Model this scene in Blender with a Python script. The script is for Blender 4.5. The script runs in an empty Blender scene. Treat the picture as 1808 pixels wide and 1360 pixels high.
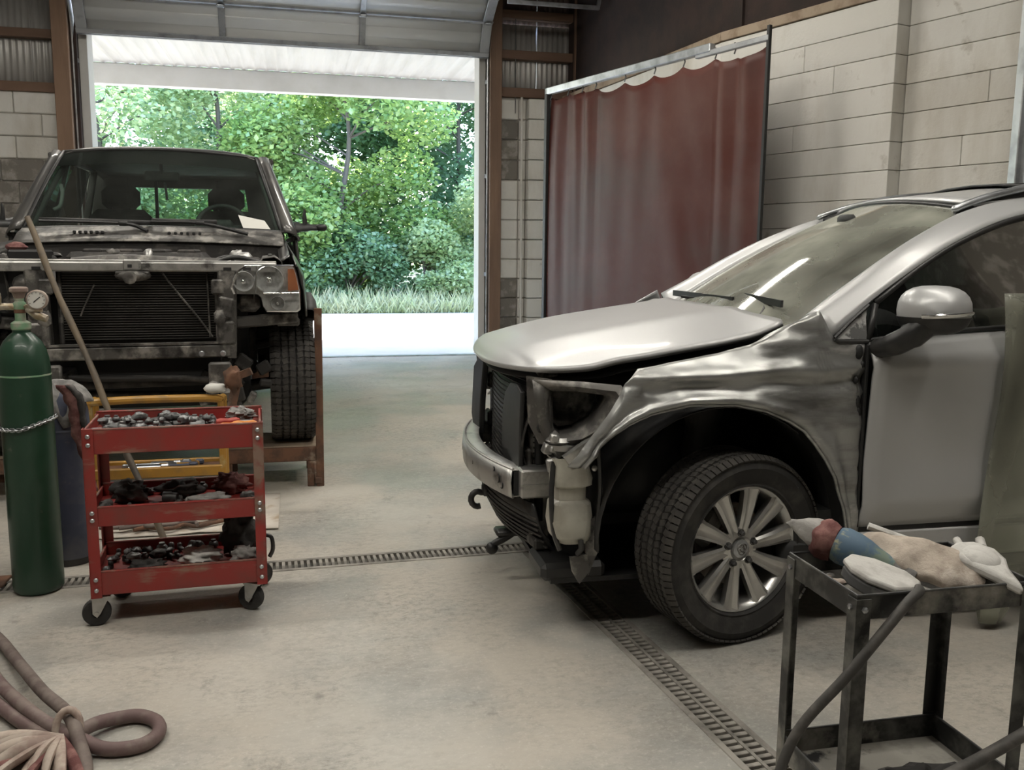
import bpy, math, random
from mathutils import Vector, Matrix, noise
PI = math.pi
R = math.radians
random.seed(7)
scene = bpy.context.scene
COL = scene.collection

# ------------------------------------------------------------------ camera
CAM_F = 1600.0            # focal length in pixels of the 1808 px wide frame
yaw, pitch, roll = R(13.5), math.atan(238/1600), 0.010
fw = Vector((math.sin(yaw)*math.cos(pitch), math.cos(yaw)*math.cos(pitch), -math.sin(pitch)))
r0 = Vector((math.cos(yaw), -math.sin(yaw), 0))
u0 = r0.cross(fw)
cr = r0*math.cos(roll)+u0*math.sin(roll)
cu = u0*math.cos(roll)-r0*math.sin(roll)
cam_d = bpy.data.cameras.new('camera')
cam = bpy.data.objects.new('camera', cam_d)
COL.objects.link(cam)
m = Matrix((cr, cu, -fw)).transposed().to_4x4()
m.translation = (0, 0, 1.55)
cam.matrix_world = m
cam_d.sensor_fit = 'HORIZONTAL'
cam_d.sensor_width = 36.0
cam_d.lens = 36.0*CAM_F/1808
cam_d.clip_start = 0.05
cam_d.clip_end = 300
scene.camera = cam

# ------------------------------------------------------------------ world, sun, lamps, exposure
world = bpy.data.worlds.new('sky'); scene.world = world
world.use_nodes = True
wn = world.node_tree.nodes; wl = world.node_tree.links
wn.clear()
wo = wn.new('ShaderNodeOutputWorld'); wb = wn.new('ShaderNodeBackground'); ws = wn.new('ShaderNodeTexSky')
ws.sky_type = 'NISHITA'; ws.sun_disc = False
ws.sun_elevation = R(56); ws.sun_rotation = R(-30); ws.air_density = 1.0; ws.dust_density = 1.0; ws.ozone_density = 2.0
wb.inputs['Strength'].default_value = 1.8
wl.new(ws.outputs[0], wb.inputs[0]); wl.new(wb.outputs[0], wo.inputs[0])

sun_d = bpy.data.lights.new('sun', 'SUN'); sun_d.energy = 22.0; sun_d.angle = R(0.6); sun_d.color = (1, .96, .88)
sun = bpy.data.objects.new('sun', sun_d); COL.objects.link(sun)
sun.location = (-6, 30, 30)
sun.rotation_euler = (Vector((-.56, .38, .74))).to_track_quat('Z', 'Y').to_euler()

LAMPS = [(-2.2, 1.2), (0.4, 1.4), (3.2, 1.0), (-2.4, 4.6), (1.2, 5.6), (3.1, 3.0), (-2.2, 9.2), (2.1, 8.2)]
LAMP_W = [32, 36, 18, 56, 50, 20, 52, 52]
LAMP_Z = 4.95
for k, (x, y) in enumerate(LAMPS):
    d = bpy.data.lights.new('tube_light', 'AREA'); d.shape = 'RECTANGLE'; d.size = 2.3; d.size_y = .22
    d.energy = LAMP_W[k]; d.color = (1, .95, .865)
    o = bpy.data.objects.new('tube_light', d); COL.objects.link(o)
    o.location = (x, y, LAMP_Z-.07)
    if k in (2, 5): o.rotation_euler = (0, 0, R(90))

vs = scene.view_settings
vs.view_transform = 'Standard'; vs.look = 'None'; vs.gamma = 1.0; vs.use_curve_mapping = False
vs.exposure = 0.12
scene.cycles.use_denoising = True
scene.cycles.max_bounces = 10
scene.cycles.transparent_max_bounces = 12
scene.cycles.sample_clamp_indirect = 6.0
scene.cycles.caustics_reflective = False
scene.cycles.caustics_refractive = False

# ------------------------------------------------------------------ materials
MATS = {}
def mat(name, col, rough=.5, metal=0., col2=None, sc=6., lo=.45, hi=.6, st=(1, 1, 1), col3=None, sc3=2., lo3=.55, hi3=.7,
        st3=(1, 1, 1), bump=0., bsc=40., bst=(1, 1, 1), coat=0., spec=.5, emit=None, es=1., var=0., rough2=None, sheen=0., trans=0., alpha=1.):
    m = bpy.data.materials.new(name); m.use_nodes = True
    nt = m.node_tree; N = nt.nodes; K = nt.links
    b = N['Principled BSDF']
    def rgb(c): return (c[0], c[1], c[2], 1)
    b.inputs['Base Color'].default_value = rgb(col)
    b.inputs['Roughness'].default_value = rough
    b.inputs['Metallic'].default_value = metal
    b.inputs['Coat Weight'].default_value = coat
    b.inputs['Coat Roughness'].default_value = .08
    b.inputs['Specular IOR Level'].default_value = spec
    b.inputs['Transmission Weight'].default_value = trans
    b.inputs['Alpha'].default_value = alpha
    tc = N.new('ShaderNodeTexCoord')
    def noi(scale, stretch, det=6):
        mp = N.new('ShaderNodeMapping'); mp.inputs['Scale'].default_value = stretch
        K.new(tc.outputs['Object'], mp.inputs[0])
        n = N.new('ShaderNodeTexNoise'); n.inputs['Scale'].default_value = scale; n.inputs['Detail'].default_value = det
        n.inputs['Roughness'].default_value = .6
        K.new(mp.outputs[0], n.inputs['Vector'])
        return n
    def ramp(n, lo, hi):
        r = N.new('ShaderNodeMapRange'); r.inputs['From Min'].default_value = lo; r.inputs['From Max'].default_value = hi
        K.new(n.outputs['Fac'], r.inputs['Value']); return r
    cur = None
    def mix(f, a, c):
        x = N.new('ShaderNodeMix'); x.data_type = 'RGBA'
        K.new(f.outputs[0], x.inputs[0])
        if isinstance(a, tuple): x.inputs[6].default_value = rgb(a)
        else: K.new(a, x.inputs[6])
        x.inputs[7].default_value = rgb(c)
        return x.outputs[2]
    if col2:
        f = ramp(noi(sc, st), lo, hi); cur = mix(f, col, col2)
        if rough2 is not None:
            rr = N.new('ShaderNodeMapRange'); rr.inputs['To Min'].default_value = rough; rr.inputs['To Max'].default_value = rough2
            K.new(f.outputs[0], rr.inputs['Value']); K.new(rr.outputs[0], b.inputs['Roughness'])
    if col3:
        cur = mix(ramp(noi(sc3, st3), lo3, hi3), cur if cur else col, col3)
    if var:
        oi = N.new('ShaderNodeObjectInfo'); mr = N.new('ShaderNodeMapRange')
        mr.inputs['To Min'].default_value = 1-var; mr.inputs['To Max'].default_value = 1+var
        K.new(oi.outputs['Random'], mr.inputs['Value'])
        hs = N.new('ShaderNodeHueSaturation')
        K.new(mr.outputs[0], hs.inputs['Value'])
        if cur: K.new(cur, hs.inputs['Color'])
        else: hs.inputs['Color'].default_value = rgb(col)
        cur = hs.outputs[0]
    if cur: K.new(cur, b.inputs['Base Color'])
    if bump:
        bn = N.new('ShaderNodeBump'); bn.inputs['Strength'].default_value = bump; bn.inputs['Distance'].default_value = .01
        K.new(noi(bsc, bst).outputs['Fac'], bn.inputs['Height']); K.new(bn.outputs[0], b.inputs['Normal'])
    if emit:
        b.inputs['Emission Color'].default_value = rgb(emit); b.inputs['Emission Strength'].default_value = es
    MATS[name] = m
    return m

def glass(name, tint, dust=0., dustcol=(.5, .5, .47), gl=.06, dsc=3.):
    m = bpy.data.materials.new(name); m.use_nodes = True
    nt = m.node_tree; N = nt.nodes; K = nt.links; N.clear()
    o = N.new('ShaderNodeOutputMaterial'); t = N.new('ShaderNodeBsdfTransparent'); g = N.new('ShaderNodeBsdfGlossy')
    t.inputs[0].default_value = (*tint, 1); g.inputs['Roughness'].default_value = gl
    fr = N.new('ShaderNodeFresnel'); fr.inputs[0].default_value = 1.5
    mx = N.new('ShaderNodeMixShader'); K.new(fr.outputs[0], mx.inputs[0]); K.new(t.outputs[0], mx.inputs[1]); K.new(g.outputs[0], mx.inputs[2])
    out = mx.outputs[0]
    if dust:
        d = N.new('ShaderNodeBsdfDiffuse'); d.inputs[0].default_value = (*dustcol, 1)
        tc = N.new('ShaderNodeTexCoord'); n = N.new('ShaderNodeTexNoise'); n.inputs['Scale'].default_value = dsc; n.inputs['Detail'].default_value = 5
        K.new(tc.outputs['Object'], n.inputs['Vector'])
        r = N.new('ShaderNodeMapRange'); r.inputs['From Min'].default_value = .3; r.inputs['From Max'].default_value = .75
        r.inputs['To Min'].default_value = dust*.35; r.inputs['To Max'].default_value = dust*1.3
        K.new(n.outputs['Fac'], r.inputs['Value'])
        m2 = N.new('ShaderNodeMixShader'); K.new(r.outputs[0], m2.inputs[0]); K.new(out, m2.inputs[1]); K.new(d.outputs[0], m2.inputs[2])
        out = m2.outputs[0]
    K.new(out, o.inputs[0]); MATS[name] = m; return m

def leafmat(name, c1, c2, tr=.4, sc=.9):
    m = bpy.data.materials.new(name); m.use_nodes = True
    nt = m.node_tree; N = nt.nodes; K = nt.links; N.clear()
    o = N.new('ShaderNodeOutputMaterial'); d = N.new('ShaderNodeBsdfDiffuse'); t = N.new('ShaderNodeBsdfTranslucent')
    g = N.new('ShaderNodeBsdfGlossy'); g.inputs['Roughness'].default_value = .45; g.inputs[0].default_value = (.8, .85, .9, 1)
    tc = N.new('ShaderNodeTexCoord'); n = N.new('ShaderNodeTexNoise'); n.inputs['Scale'].default_value = sc; n.inputs['Detail'].default_value = 8
    n.inputs['Roughness'].default_value = .75
    K.new(tc.outputs['Object'], n.inputs['Vector'])
    r = N.new('ShaderNodeMapRange'); r.inputs['From Min'].default_value = .36; r.inputs['From Max'].default_value = .64
    K.new(n.outputs['Fac'], r.inputs['Value'])
    x = N.new('ShaderNodeMix'); x.data_type = 'RGBA'; x.inputs[6].default_value = (*c1, 1); x.inputs[7].default_value = (*c2, 1)
    K.new(r.outputs[0], x.inputs[0]); K.new(x.outputs[2], d.inputs[0]); K.new(x.outputs[2], t.inputs[0])
    mx = N.new('ShaderNodeMixShader'); mx.inputs[0].default_value = tr; K.new(d.outputs[0], mx.inputs[1]); K.new(t.outputs[0], mx.inputs[2])
    m2 = N.new('ShaderNodeMixShader'); m2.inputs[0].default_value = .07; K.new(mx.outputs[0], m2.inputs[1]); K.new(g.outputs[0], m2.inputs[2])
    K.new(m2.outputs[0], o.inputs[0]); MATS[name] = m; return m

# ------------------------------------------------------------------ mesh builder
class MB:
    def __init__(s): s.v = []; s.f = []
    def add(s, vs, fs):
        o = len(s.v); s.v += [Vector(p) for p in vs]; s.f += [tuple(i+o for i in f) for f in fs]; return s
    def box(s, c, sz, rot=None, bev=0.):
        hx, hy, hz = sz[0]/2, sz[1]/2, sz[2]/2; b = min(bev, hx*.9, hy*.9, hz*.9)
        c = Vector(c); M = rot if rot is not None else Matrix.Identity(3)
        if not b:
            P = [(x*hx, y*hy, z*hz) for x in (-1, 1) for y in (-1, 1) for z in (-1, 1)]
            F = [(0, 1, 3, 2), (4, 6, 7, 5), (0, 4, 5, 1), (2, 3, 7, 6), (0, 2, 6, 4), (1, 5, 7, 3)]
        else:
            P = []; ix = {}
            for i, x in enumerate((-1, 1)):
                for j, y in enumerate((-1, 1)):
                    for k, z in enumerate((-1, 1)):
                        for a in range(3):
                            q = [x*(hx-b), y*(hy-b), z*(hz-b)]; q[a] = (x*hx, y*hy, z*hz)[a]
                            ix[i, j, k, a] = len(P); P.append(q)
            F = []
            for a in range(3):
                o1, o2 = (a+1) % 3, (a+2) % 3
                for sgn in (0, 1):
                    loop = []
                    for (p, q) in ((0, 0), (1, 0), (1, 1), (0, 1)):
                        t = [0, 0, 0]; t[a] = sgn; t[o1] = p; t[o2] = q; loop.append(ix[t[0], t[1], t[2], a])
                    F.append(tuple(loop if sgn else loop[::-1]))
                for p in (0, 1):
                    for q in (0, 1):
                        t0 = [0, 0, 0]; t1 = [0, 0, 0]; t0[a] = 0; t1[a] = 1
                        for t in (t0, t1): t[o1] = p; t[o2] = q
                        A = ix[(*t0, o1)]; B = ix[(*t1, o1)]; Cc = ix[(*t1, o2)]; D = ix[(*t0, o2)]
                        F.append((A, B, Cc, D) if p != q else (D, Cc, B, A))
            for i in (0, 1):
                for j in (0, 1):
                    for k in (0, 1):
                        t = (ix[i, j, k, 0], ix[i, j, k, 1], ix[i, j, k, 2])
                        F.append(t if (i+j+k) % 2 else t[::-1])
        return s.add([c+M@Vector(p) for p in P], F)
    def b2(s, x0, x1, y0, y1, z0, z1, bev=0.):
        return s.box(((x0+x1)/2, (y0+y1)/2, (z0+z1)/2), (abs(x1-x0), abs(y1-y0), abs(z1-z0)), bev=bev)
    def bar(s, p0, p1, w, h, up=(0, 0, 1), bev=0.):
        p0 = Vector(p0); p1 = Vector(p1); d = (p1-p0); L = d.length; d.normalize()
        u = Vector(up)
        if abs(d.dot(u)) > .98: u = Vector((0, 1, 0))
        x = d.cross(u).normalized(); z = x.cross(d)
        return s.box((p0+p1)/2, (w, L, h), Matrix((x, d, z)).transposed(), bev)
    def tube(s, pts, r, n=10, cap=True, closed=False, rz=1.):
        pts = [Vector(p) for p in pts]; m = len(pts); V = []; F = []
        rs = r if isinstance(r, (list, tuple)) else [r]*m
        d0 = (pts[1]-pts[0]).normalized(); nn = d0.orthogonal().normalized()
        for i, p in enumerate(pts):
            if closed: d = (pts[(i+1) % m]-pts[i-1]).normalized()
            else: d = ((pts[min(i+1, m-1)]-pts[max(i-1, 0)])).normalized()
            nn = (nn-d*nn.dot(d)).normalized(); bb = d.cross(nn)
            for k in range(n):
                a = 2*PI*k/n; V.append(p+nn*math.cos(a)*rs[i]+bb*math.sin(a)*rs[i]*rz)
        for i in range(m if closed else m-1):
            for k in range(n):
                a = i*n+k; b = i*n+(k+1) % n; c = ((i+1) % m)*n
                F.append((a, b, c+(k+1) % n, c+k))
        if cap and not closed:
            F.append(tuple(range(n))[::-1]); F.append(tuple((m-1)*n+k for k in range(n)))
        return s.add(V, F)
    def lathe(s, prof, c=(0, 0, 0), ax='y', n=40, a0=0., a1=2*PI, ring=False):
        c = Vector(c); full = abs(a1-a0-2*PI) < 1e-6; m = n if full else n+1; V = []; F = []
        for i in range(m):
            a = a0+(a1-a0)*i/n; ca, sa = math.cos(a), math.sin(a)
            for (r, h) in prof:
                if ax == 'y': V.append(c+Vector((r*ca, h, r*sa)))
                elif ax == 'x': V.append(c+Vector((h, r*ca, r*sa)))
                else: V.append(c+Vector((r*ca, r*sa, h)))
        k = len(prof)
        for i in range(n):
            j = (i+1) % m
            for q in range(k if ring else k-1):
                w = (q+1) % k
                F.append((i*k+q, j*k+q, j*k+w, i*k+w))
        return s.add(V, F)
    def prism(s, pts, vec):
        pts = [Vector(p) for p in pts]; vec = Vector(vec); n = len(pts)
        F = [tuple(range(n)), tuple(range(2*n-1, n-1, -1))]
        for i in range(n): F.append((i, i+n, (i+1) % n+n, (i+1) % n))
        return s.add(pts+[p+vec for p in pts], F)
    def grid(s, rows, closeu=False):
        m = len(rows); n = len(rows[0]); V = [p for r in rows for p in r]; F = []
        for i in range(m-1):
            for j in range(n if closeu else n-1):
                k = (j+1) % n
                F.append((i*n+j, i*n+k, (i+1)*n+k, (i+1)*n+j))
        return s.add(V, F)
    def ball(s, c, r, nu=12, nv=8, rot=None, amp=0., fr=3., seed=0., flat=None, pw=1.):
        c = Vector(c); M = rot if rot is not None else Matrix.Identity(3); V = []; F = []
        rx, ry, rz = r if isinstance(r, (tuple, list)) else (r, r, r)
        def sp(x): return math.copysign(abs(x)**pw, x)
        for i in range(nv+1):
            t = PI*i/nv
            for k in range(nu):
                a = 2*PI*k/nu
                p = Vector((sp(math.sin(t)*math.cos(a)), sp(math.sin(t)*math.sin(a)), sp(math.cos(t))))
                q = 1.
                if amp:
                    w = p*fr+Vector((seed*3.1, seed*7.7, seed*1.3)); q += amp*(noise.noise(w)+.5*noise.noise(w*2.3))
                v = Vector((p.x*rx*q, p.y*ry*q, p.z*rz*q))
                if flat is not None and v.z < -flat: v.z = -flat
                V.append(c+M@v)
        for i in range(nv):
            for k in range(nu):
                F.append((i*nu+k, (i+1)*nu+k, (i+1)*nu+(k+1) % nu, i*nu+(k+1) % nu))
        return s.add(V, F)
    def xf(s, M, start=0):
        for i in range(start, len(s.v)): s.v[i] = M@s.v[i]
        return s
    def build(s, name, material, parent=None, smooth=35, solid=0., sub=0, bev=0., off=0., kind=None, label=None, world=None):
        me = bpy.data.meshes.new(name)
        if world is not None:
            W = world.inverted(); vv = [tuple(W@p) for p in s.v]
        else: vv = [tuple(p) for p in s.v]
        me.from_pydata(vv, [], s.f)
        me.materials.append(MATS[material] if isinstance(material, str) else material)
        if smooth:
            me.shade_smooth()
            if smooth < 180: me.set_sharp_from_angle(angle=R(smooth))
        me.update()
        o = bpy.data.objects.new(name, me); COL.objects.link(o)
        if parent is not None: o.parent = parent
        if bev:
            md = o.modifiers.new('b', 'BEVEL'); md.width = bev; md.segments = 2; md.limit_method = 'ANGLE'; md.angle_limit = R(50)
        if sub:
            md = o.modifiers.new('s', 'SUBSURF'); md.levels = sub; md.render_levels = sub
        if solid:
            md = o.modifiers.new('t', 'SOLIDIFY'); md.thickness = solid; md.offset = off
        if kind: o['kind'] = kind
        if label: o['label'] = label
        return o

def thing(name, label, cat, loc=(0, 0, 0), rz=0., group=None):
    o = bpy.data.objects.new(name, None); COL.objects.link(o)
    o.location = loc; o.rotation_euler = (0, 0, rz); o.empty_display_size = .1
    o['label'] = label; o['category'] = cat
    if group: o['group'] = group
    return o
def tag(o, label, cat, group=None):
    o['label'] = label; o['category'] = cat
    if group: o['group'] = group
    return o
def struct(o, label, cat=None):
    o['kind'] = 'structure'; o['label'] = label
    if cat: o['category'] = cat
    return o
def sroot(name, label, loc=(0, 0, 0), rz=0.):
    o = bpy.data.objects.new(name, None); COL.objects.link(o); o.location = loc; o.rotation_euler = (0, 0, rz)
    o['kind'] = 'structure'; o['label'] = label
    return o
def inst(src, parent=None, loc=(0, 0, 0), rot=(0, 0, 0), scale=(1, 1, 1)):
    c = src.copy(); COL.objects.link(c); c.parent = parent; c.location = loc; c.rotation_euler = rot; c.scale = scale
    return c
def copy_tree(o, parent=None):
    c = o.copy(); COL.objects.link(c); c.parent = parent
    for ch in list(o.children): copy_tree(ch, c)
    return c
def lerp(a, b, t): return a+(b-a)*t
def interp(tab, x):
    if x <= tab[0][0]: return tab[0][1]
    for (a, b), (c, d) in zip(tab, tab[1:]):
        if x <= c: return b+(d-b)*(x-a)/(c-a)
    return tab[-1][1]
def resample(pts, n):
    P = [Vector(p) for p in pts]; L = [0.]
    for a, b in zip(P, P[1:]): L.append(L[-1]+(b-a).length)
    out = []
    for i in range(n):
        d = L[-1]*i/(n-1); k = 0
        while k < len(P)-2 and L[k+1] < d: k += 1
        t = (d-L[k])/max(1e-9, L[k+1]-L[k]); out.append(P[k].lerp(P[k+1], min(1, max(0, t))))
    return out
def spline(pts, n=8):
    P = [Vector(p) for p in pts]; P = [P[0]*2-P[1]]+P+[P[-1]*2-P[-2]]; out = []
    for i in range(1, len(P)-2):
        a, b, c, d = P[i-1:i+3]
        for k in range(n):
            t = k/n
            out.append(.5*((2*b)+(-a+c)*t+(2*a-5*b+4*c-d)*t*t+(-a+3*b-3*c+d)*t*t*t))
    out.append(P[-2]); return out

# ------------------------------------------------------------------ palette
mat('concrete', (.48, .445, .385), .60, col2=(.335, .335, .31), sc=.95, lo=.44, hi=.60, col3=(.53, .51, .46), sc3=.55, lo3=.48, hi3=.66, bump=.25, bsc=16, rough2=.38)
mat('block_paint', (.66, .645, .60), .75, col2=(.50, .47, .41), sc=1.6, lo=.50, hi=.72, st=(1, 1, .35), col3=(.36, .33, .28), sc3=3.5, lo3=.64, hi3=.76, bump=.35, bsc=30, var=.04)
mat('block_dark', (.16, .145, .125), .8, col2=(.30, .28, .25), sc=5, lo=.5, hi=.62, bump=.4, bsc=25, var=.15)
mat('mortar', (.42, .40, .36), .9, bump=.3)
mat('wood', (.205, .125, .078), .7, col2=(.125, .075, .050), sc=3, lo=.4, hi=.65, st=(1, 1, .12), bump=.3, bsc=30, bst=(1, 1, .1), var=.12)
mat('wood_h', (.17, .10, .066), .7, col2=(.13, .075, .045), sc=3, lo=.4, hi=.65, st=(.12, 1, 1), bump=.3, bsc=30, bst=(.1, 1, 1), var=.15)
mat('dark_wood', (.032, .017, .013), .85, col2=(.018, .011, .009), sc=3, lo=.4, hi=.6, bump=.2)
mat('tin', (.52, .51, .485), .45, .35, col2=(.36, .345, .32), sc=2.5, lo=.4, hi=.65, st=(1, 1, .2), var=.06)
mat('tin_dark', (.16, .12, .105), .55, .35, col2=(.10, .07, .06), sc=2.5, lo=.4, hi=.65, st=(1, 1, .2), var=.06)
mat('white_tin', (.36, .345, .32), .5, .0, col2=(.29, .275, .25), sc=1.5, lo=.45, hi=.7, st=(3, .3, 1), col3=(.25, .22, .18), sc3=6, lo3=.70, hi3=.8)
mat('white_beam', (.50, .49, .465), .55, col2=(.44, .43, .40), sc=2, lo=.4, hi=.7)
mat('door_panel', (.80, .81, .80), .5, .25, col2=(.68, .685, .67), sc=1.2, lo=.42, hi=.66, st=(.4, 1, 1))
mat('door_steel', (.42, .43, .44), .42, .7, col2=(.25, .255, .26), sc=4, lo=.5, hi=.7)
mat('galv', (.52, .54, .56), .35, .85, col2=(.34, .35, .36), sc=6, lo=.45, hi=.65)
mat('dark_steel', (.075, .075, .075), .5, .6, col2=(.16, .155, .145), sc=7, lo=.52, hi=.66, rough2=.65)
mat('curtain', (.066, .017, .012), .55, col2=(.085, .035, .028), sc=.9, lo=.44, hi=.64, col3=(.058, .032, .027), sc3=.55, lo3=.46, hi3=.62, spec=.22)
mat('curtain_clear', (.30, .20, .17), .25, col2=(.22, .10, .085), sc=4, lo=.45, hi=.6, alpha=.8)
mat('gravel', (.66, .64, .60), .9, col2=(.60, .58, .54), sc=1.5, lo=.4, hi=.6, bump=.3)
mat('soil', (.05, .075, .03), .95, col2=(.08, .09, .045), sc=1.2)
mat('bark', (.10, .085, .07), .9, bump=.5, bsc=10)
mat('rust', (.20, .105, .065), .8, .3, col2=(.115, .07, .05), sc=9, col3=(.32, .26, .2), sc3=5, lo3=.6, hi3=.7)
mat('rubber', (.022, .021, .020), .78, col2=(.060, .056, .050), sc=9, lo=.48, hi=.7, bump=.15)
mat('tread', (.034, .031, .028), .85, col2=(.085, .078, .068), sc=7, lo=.45, hi=.68, bump=.2)
mat('black', (.012, .012, .012), .6)
mat('black_plastic', (.018, .018, .018), .42, col2=(.045, .043, .040), sc=6, lo=.5, hi=.7)
mat('grime', (.030, .028, .026), .6, .2, col2=(.11, .10, .09), sc=7, lo=.52, hi=.68, rough2=.8)
mat('grime_lt', (.10, .095, .088), .55, .45, col2=(.30, .285, .26), sc=9, lo=.50, hi=.64, col3=(.03, .028, .026), sc3=6, lo3=.52, hi3=.62)
mat('silver', (.47, .475, .475), .38, .28, coat=.15, col2=(.46, .465, .46), sc=2.2, lo=.45, hi=.7, rough2=.36)
mat('sanded', (.36, .365, .355), .34, .65, col2=(.16, .157, .15), sc=5, lo=.50, hi=.68, st=(.4, 1, 1.8), col3=(.66, .66, .64), sc3=7, lo3=.58, hi3=.68, st3=(.4, 1, 1.5), bump=.12, bsc=14)
mat('primer', (.10, .10, .098), .6, col2=(.42, .42, .41), sc=22, lo=.46, hi=.54)
mat('truck_paint', (.085, .083, .080), .32, .55, coat=.6, col2=(.12, .115, .105), sc=3, lo=.45, hi=.7, rough2=.45)
mat('flare', (.05, .05, .048), .6, col2=(.085, .082, .078), sc=6)
mat('alum', (.50, .495, .475), .42, .85, col2=(.32, .315, .30), sc=8, lo=.48, hi=.66, col3=(.12, .115, .11), sc3=6, lo3=.60, hi3=.72)
mat('wheel_silver', (.60, .595, .575), .28, .85, col2=(.46, .45, .43), sc=8, lo=.5, hi=.7)
mat('disc_metal', (.22, .20, .18), .45, .8, col2=(.12, .085, .06), sc=10)
mat('red_paint', (.27, .028, .023), .45, col2=(.19, .055, .042), sc=5, lo=.46, hi=.68, col3=(.27, .19, .135), sc3=5.5, lo3=.575, hi3=.69, st3=(.55, 1, 2.2), rough2=.6)
mat('red_worn', (.20, .05, .04), .55, col2=(.24, .16, .12), sc=8, lo=.45, hi=.6, col3=(.30, .03, .025), sc3=5, lo3=.5, hi3=.6)
mat('green_paint', (.009, .044, .022), .38, col2=(.018, .055, .032), sc=5, lo=.45, hi=.7, col3=(.09, .10, .075), sc3=14, lo3=.66, hi3=.74, coat=.15)
mat('pale_green', (.20, .36, .22), .6, col2=(.34, .36, .28), sc=20)
mat('brass', (.36, .29, .19), .5, .6, col2=(.55, .50, .42), sc=20, lo=.45, hi=.6)
mat('blue_paint', (.055, .065, .105), .5, col2=(.10, .105, .13), sc=5, lo=.45, hi=.65, col3=(.2, .19, .18), sc3=8, lo3=.65, hi3=.75)
mat('yellow_paint', (.42, .22, .035), .45, col2=(.30, .17, .05), sc=7, lo=.5, hi=.66, col3=(.50, .42, .22), sc3=5, lo3=.6, hi3=.7)
mat('pole_wood', (.15, .115, .075), .6, col2=(.07, .062, .055), sc=3.5, lo=.42, hi=.6, bump=.1)
mat('rag_red', (.125, .045, .042), .9, col2=(.24, .12, .105), sc=14, bump=.3, bsc=60)
mat('rag_grey', (.30, .29, .275), .9, col2=(.14, .135, .13), sc=9, bump=.3, bsc=60)
mat('rag_dark', (.035, .033, .031), .85, col2=(.12, .11, .105), sc=9, lo=.5, hi=.65, bump=.2)
mat('part_grey', (.20, .205, .205), .4, .5, col2=(.07, .07, .07), sc=25, lo=.45, hi=.6, var=.5)
mat('part_dark', (.05, .048, .046), .5, .3, col2=(.14, .135, .13), sc=25, lo=.5, hi=.65, var=.5)
mat('part_orange', (.62, .22, .03), .45)
mat('part_red', (.40, .05, .035), .45)
mat('card', (.62, .57, .50), .85, col2=(.45, .36, .26), sc=6, lo=.55, hi=.7)
mat('hose_tan', (.19, .155, .135), .75, col2=(.12, .09, .08), sc=8, bump=.15)
mat('hose_plum', (.145, .095, .09), .7, col2=(.21, .165, .145), sc=9, bump=.15)
mat('hose_black', (.05, .047, .043), .6, col2=(.12, .11, .10), sc=10, lo=.5, hi=.7)
mat('strap', (.42, .355, .30), .85, col2=(.27, .20, .17), sc=9, lo=.45, hi=.6, var=.2)
mat('cart_black', (.030, .030, .029), .45, .4, col2=(.17, .17, .155), sc=6, lo=.46, hi=.64, col3=(.34, .325, .29), sc3=3.5, lo3=.56, hi3=.68, rough2=.6)
mat('tray_dust', (.33, .315, .28), .8, col2=(.20, .19, .17), sc=6, col3=(.01, .01, .01), sc3=4, lo3=.60, hi3=.64)
mat('dust_beige', (.46, .40, .335), .92, col2=(.31, .26, .215), sc=12, lo=.42, hi=.6, col3=(.58, .53, .47), sc3=8, lo3=.55, hi3=.68, bump=.6, bsc=30)
mat('dust_white', (.56, .55, .52), .9, col2=(.40, .385, .36), sc=14, lo=.45, hi=.62, bump=.35, bsc=40)
mat('pad_dark', (.10, .10, .098), .8, col2=(.25, .245, .235), sc=10)
mat('tape_blue', (.075, .13, .19), .65, col2=(.15, .20, .16), sc=12, lo=.46, hi=.56, col3=(.42, .40, .22), sc3=16, lo3=.54, hi3=.62, st3=(1, .5, 1))
mat('tank', (.52, .51, .44), .45, col2=(.38, .36, .30), sc=5, trans=.15)
mat('chrome', (.75, .75, .74), .12, .95)
mat('reflector', (.78, .78, .76), .18, .45, col2=(.50, .50, .48), sc=18, lo=.45, hi=.6)
mat('amber', (.42, .13, .04), .25)
mat('white_plain', (.72, .71, .66), .7)
mat('interior', (.04, .042, .042), .7, col2=(.06, .062, .06), sc=6)
mat('interior_pale', (.30, .32, .30), .8)
mat('lamp_white', (.85, .85, .82), .5)
mat('lamp_glow', (.9, .9, .85), .5, emit=(1, .95, .86), es=26)
glass('windshield', (.50, .56, .52), .52, (.44, .45, .38), .05)  # dust, strengthened so its colour also carries the greenish grey reflection
glass('truck_glass', (.60, .72, .66), .06, (.32, .34, .31), .03)
glass('side_glass', (.16, .18, .175), .01, (.3, .3, .28), .02)
glass('lens', (.92, .93, .93), .05, (.5, .5, .5), .02)
glass('film', (.86, .88, .80), .34, (.66, .67, .56), .2)
leafmat('leaf_a', (.19, .34, .09), (.40, .52, .18), .5)
leafmat('leaf_b', (.15, .28, .13), (.26, .39, .20), .5)
leafmat('leaf_c', (.29, .42, .17), (.50, .60, .33), .5)
leafmat('grass_m', (.38, .44, .18), (.62, .58, .36), .4, 1.5)
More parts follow.
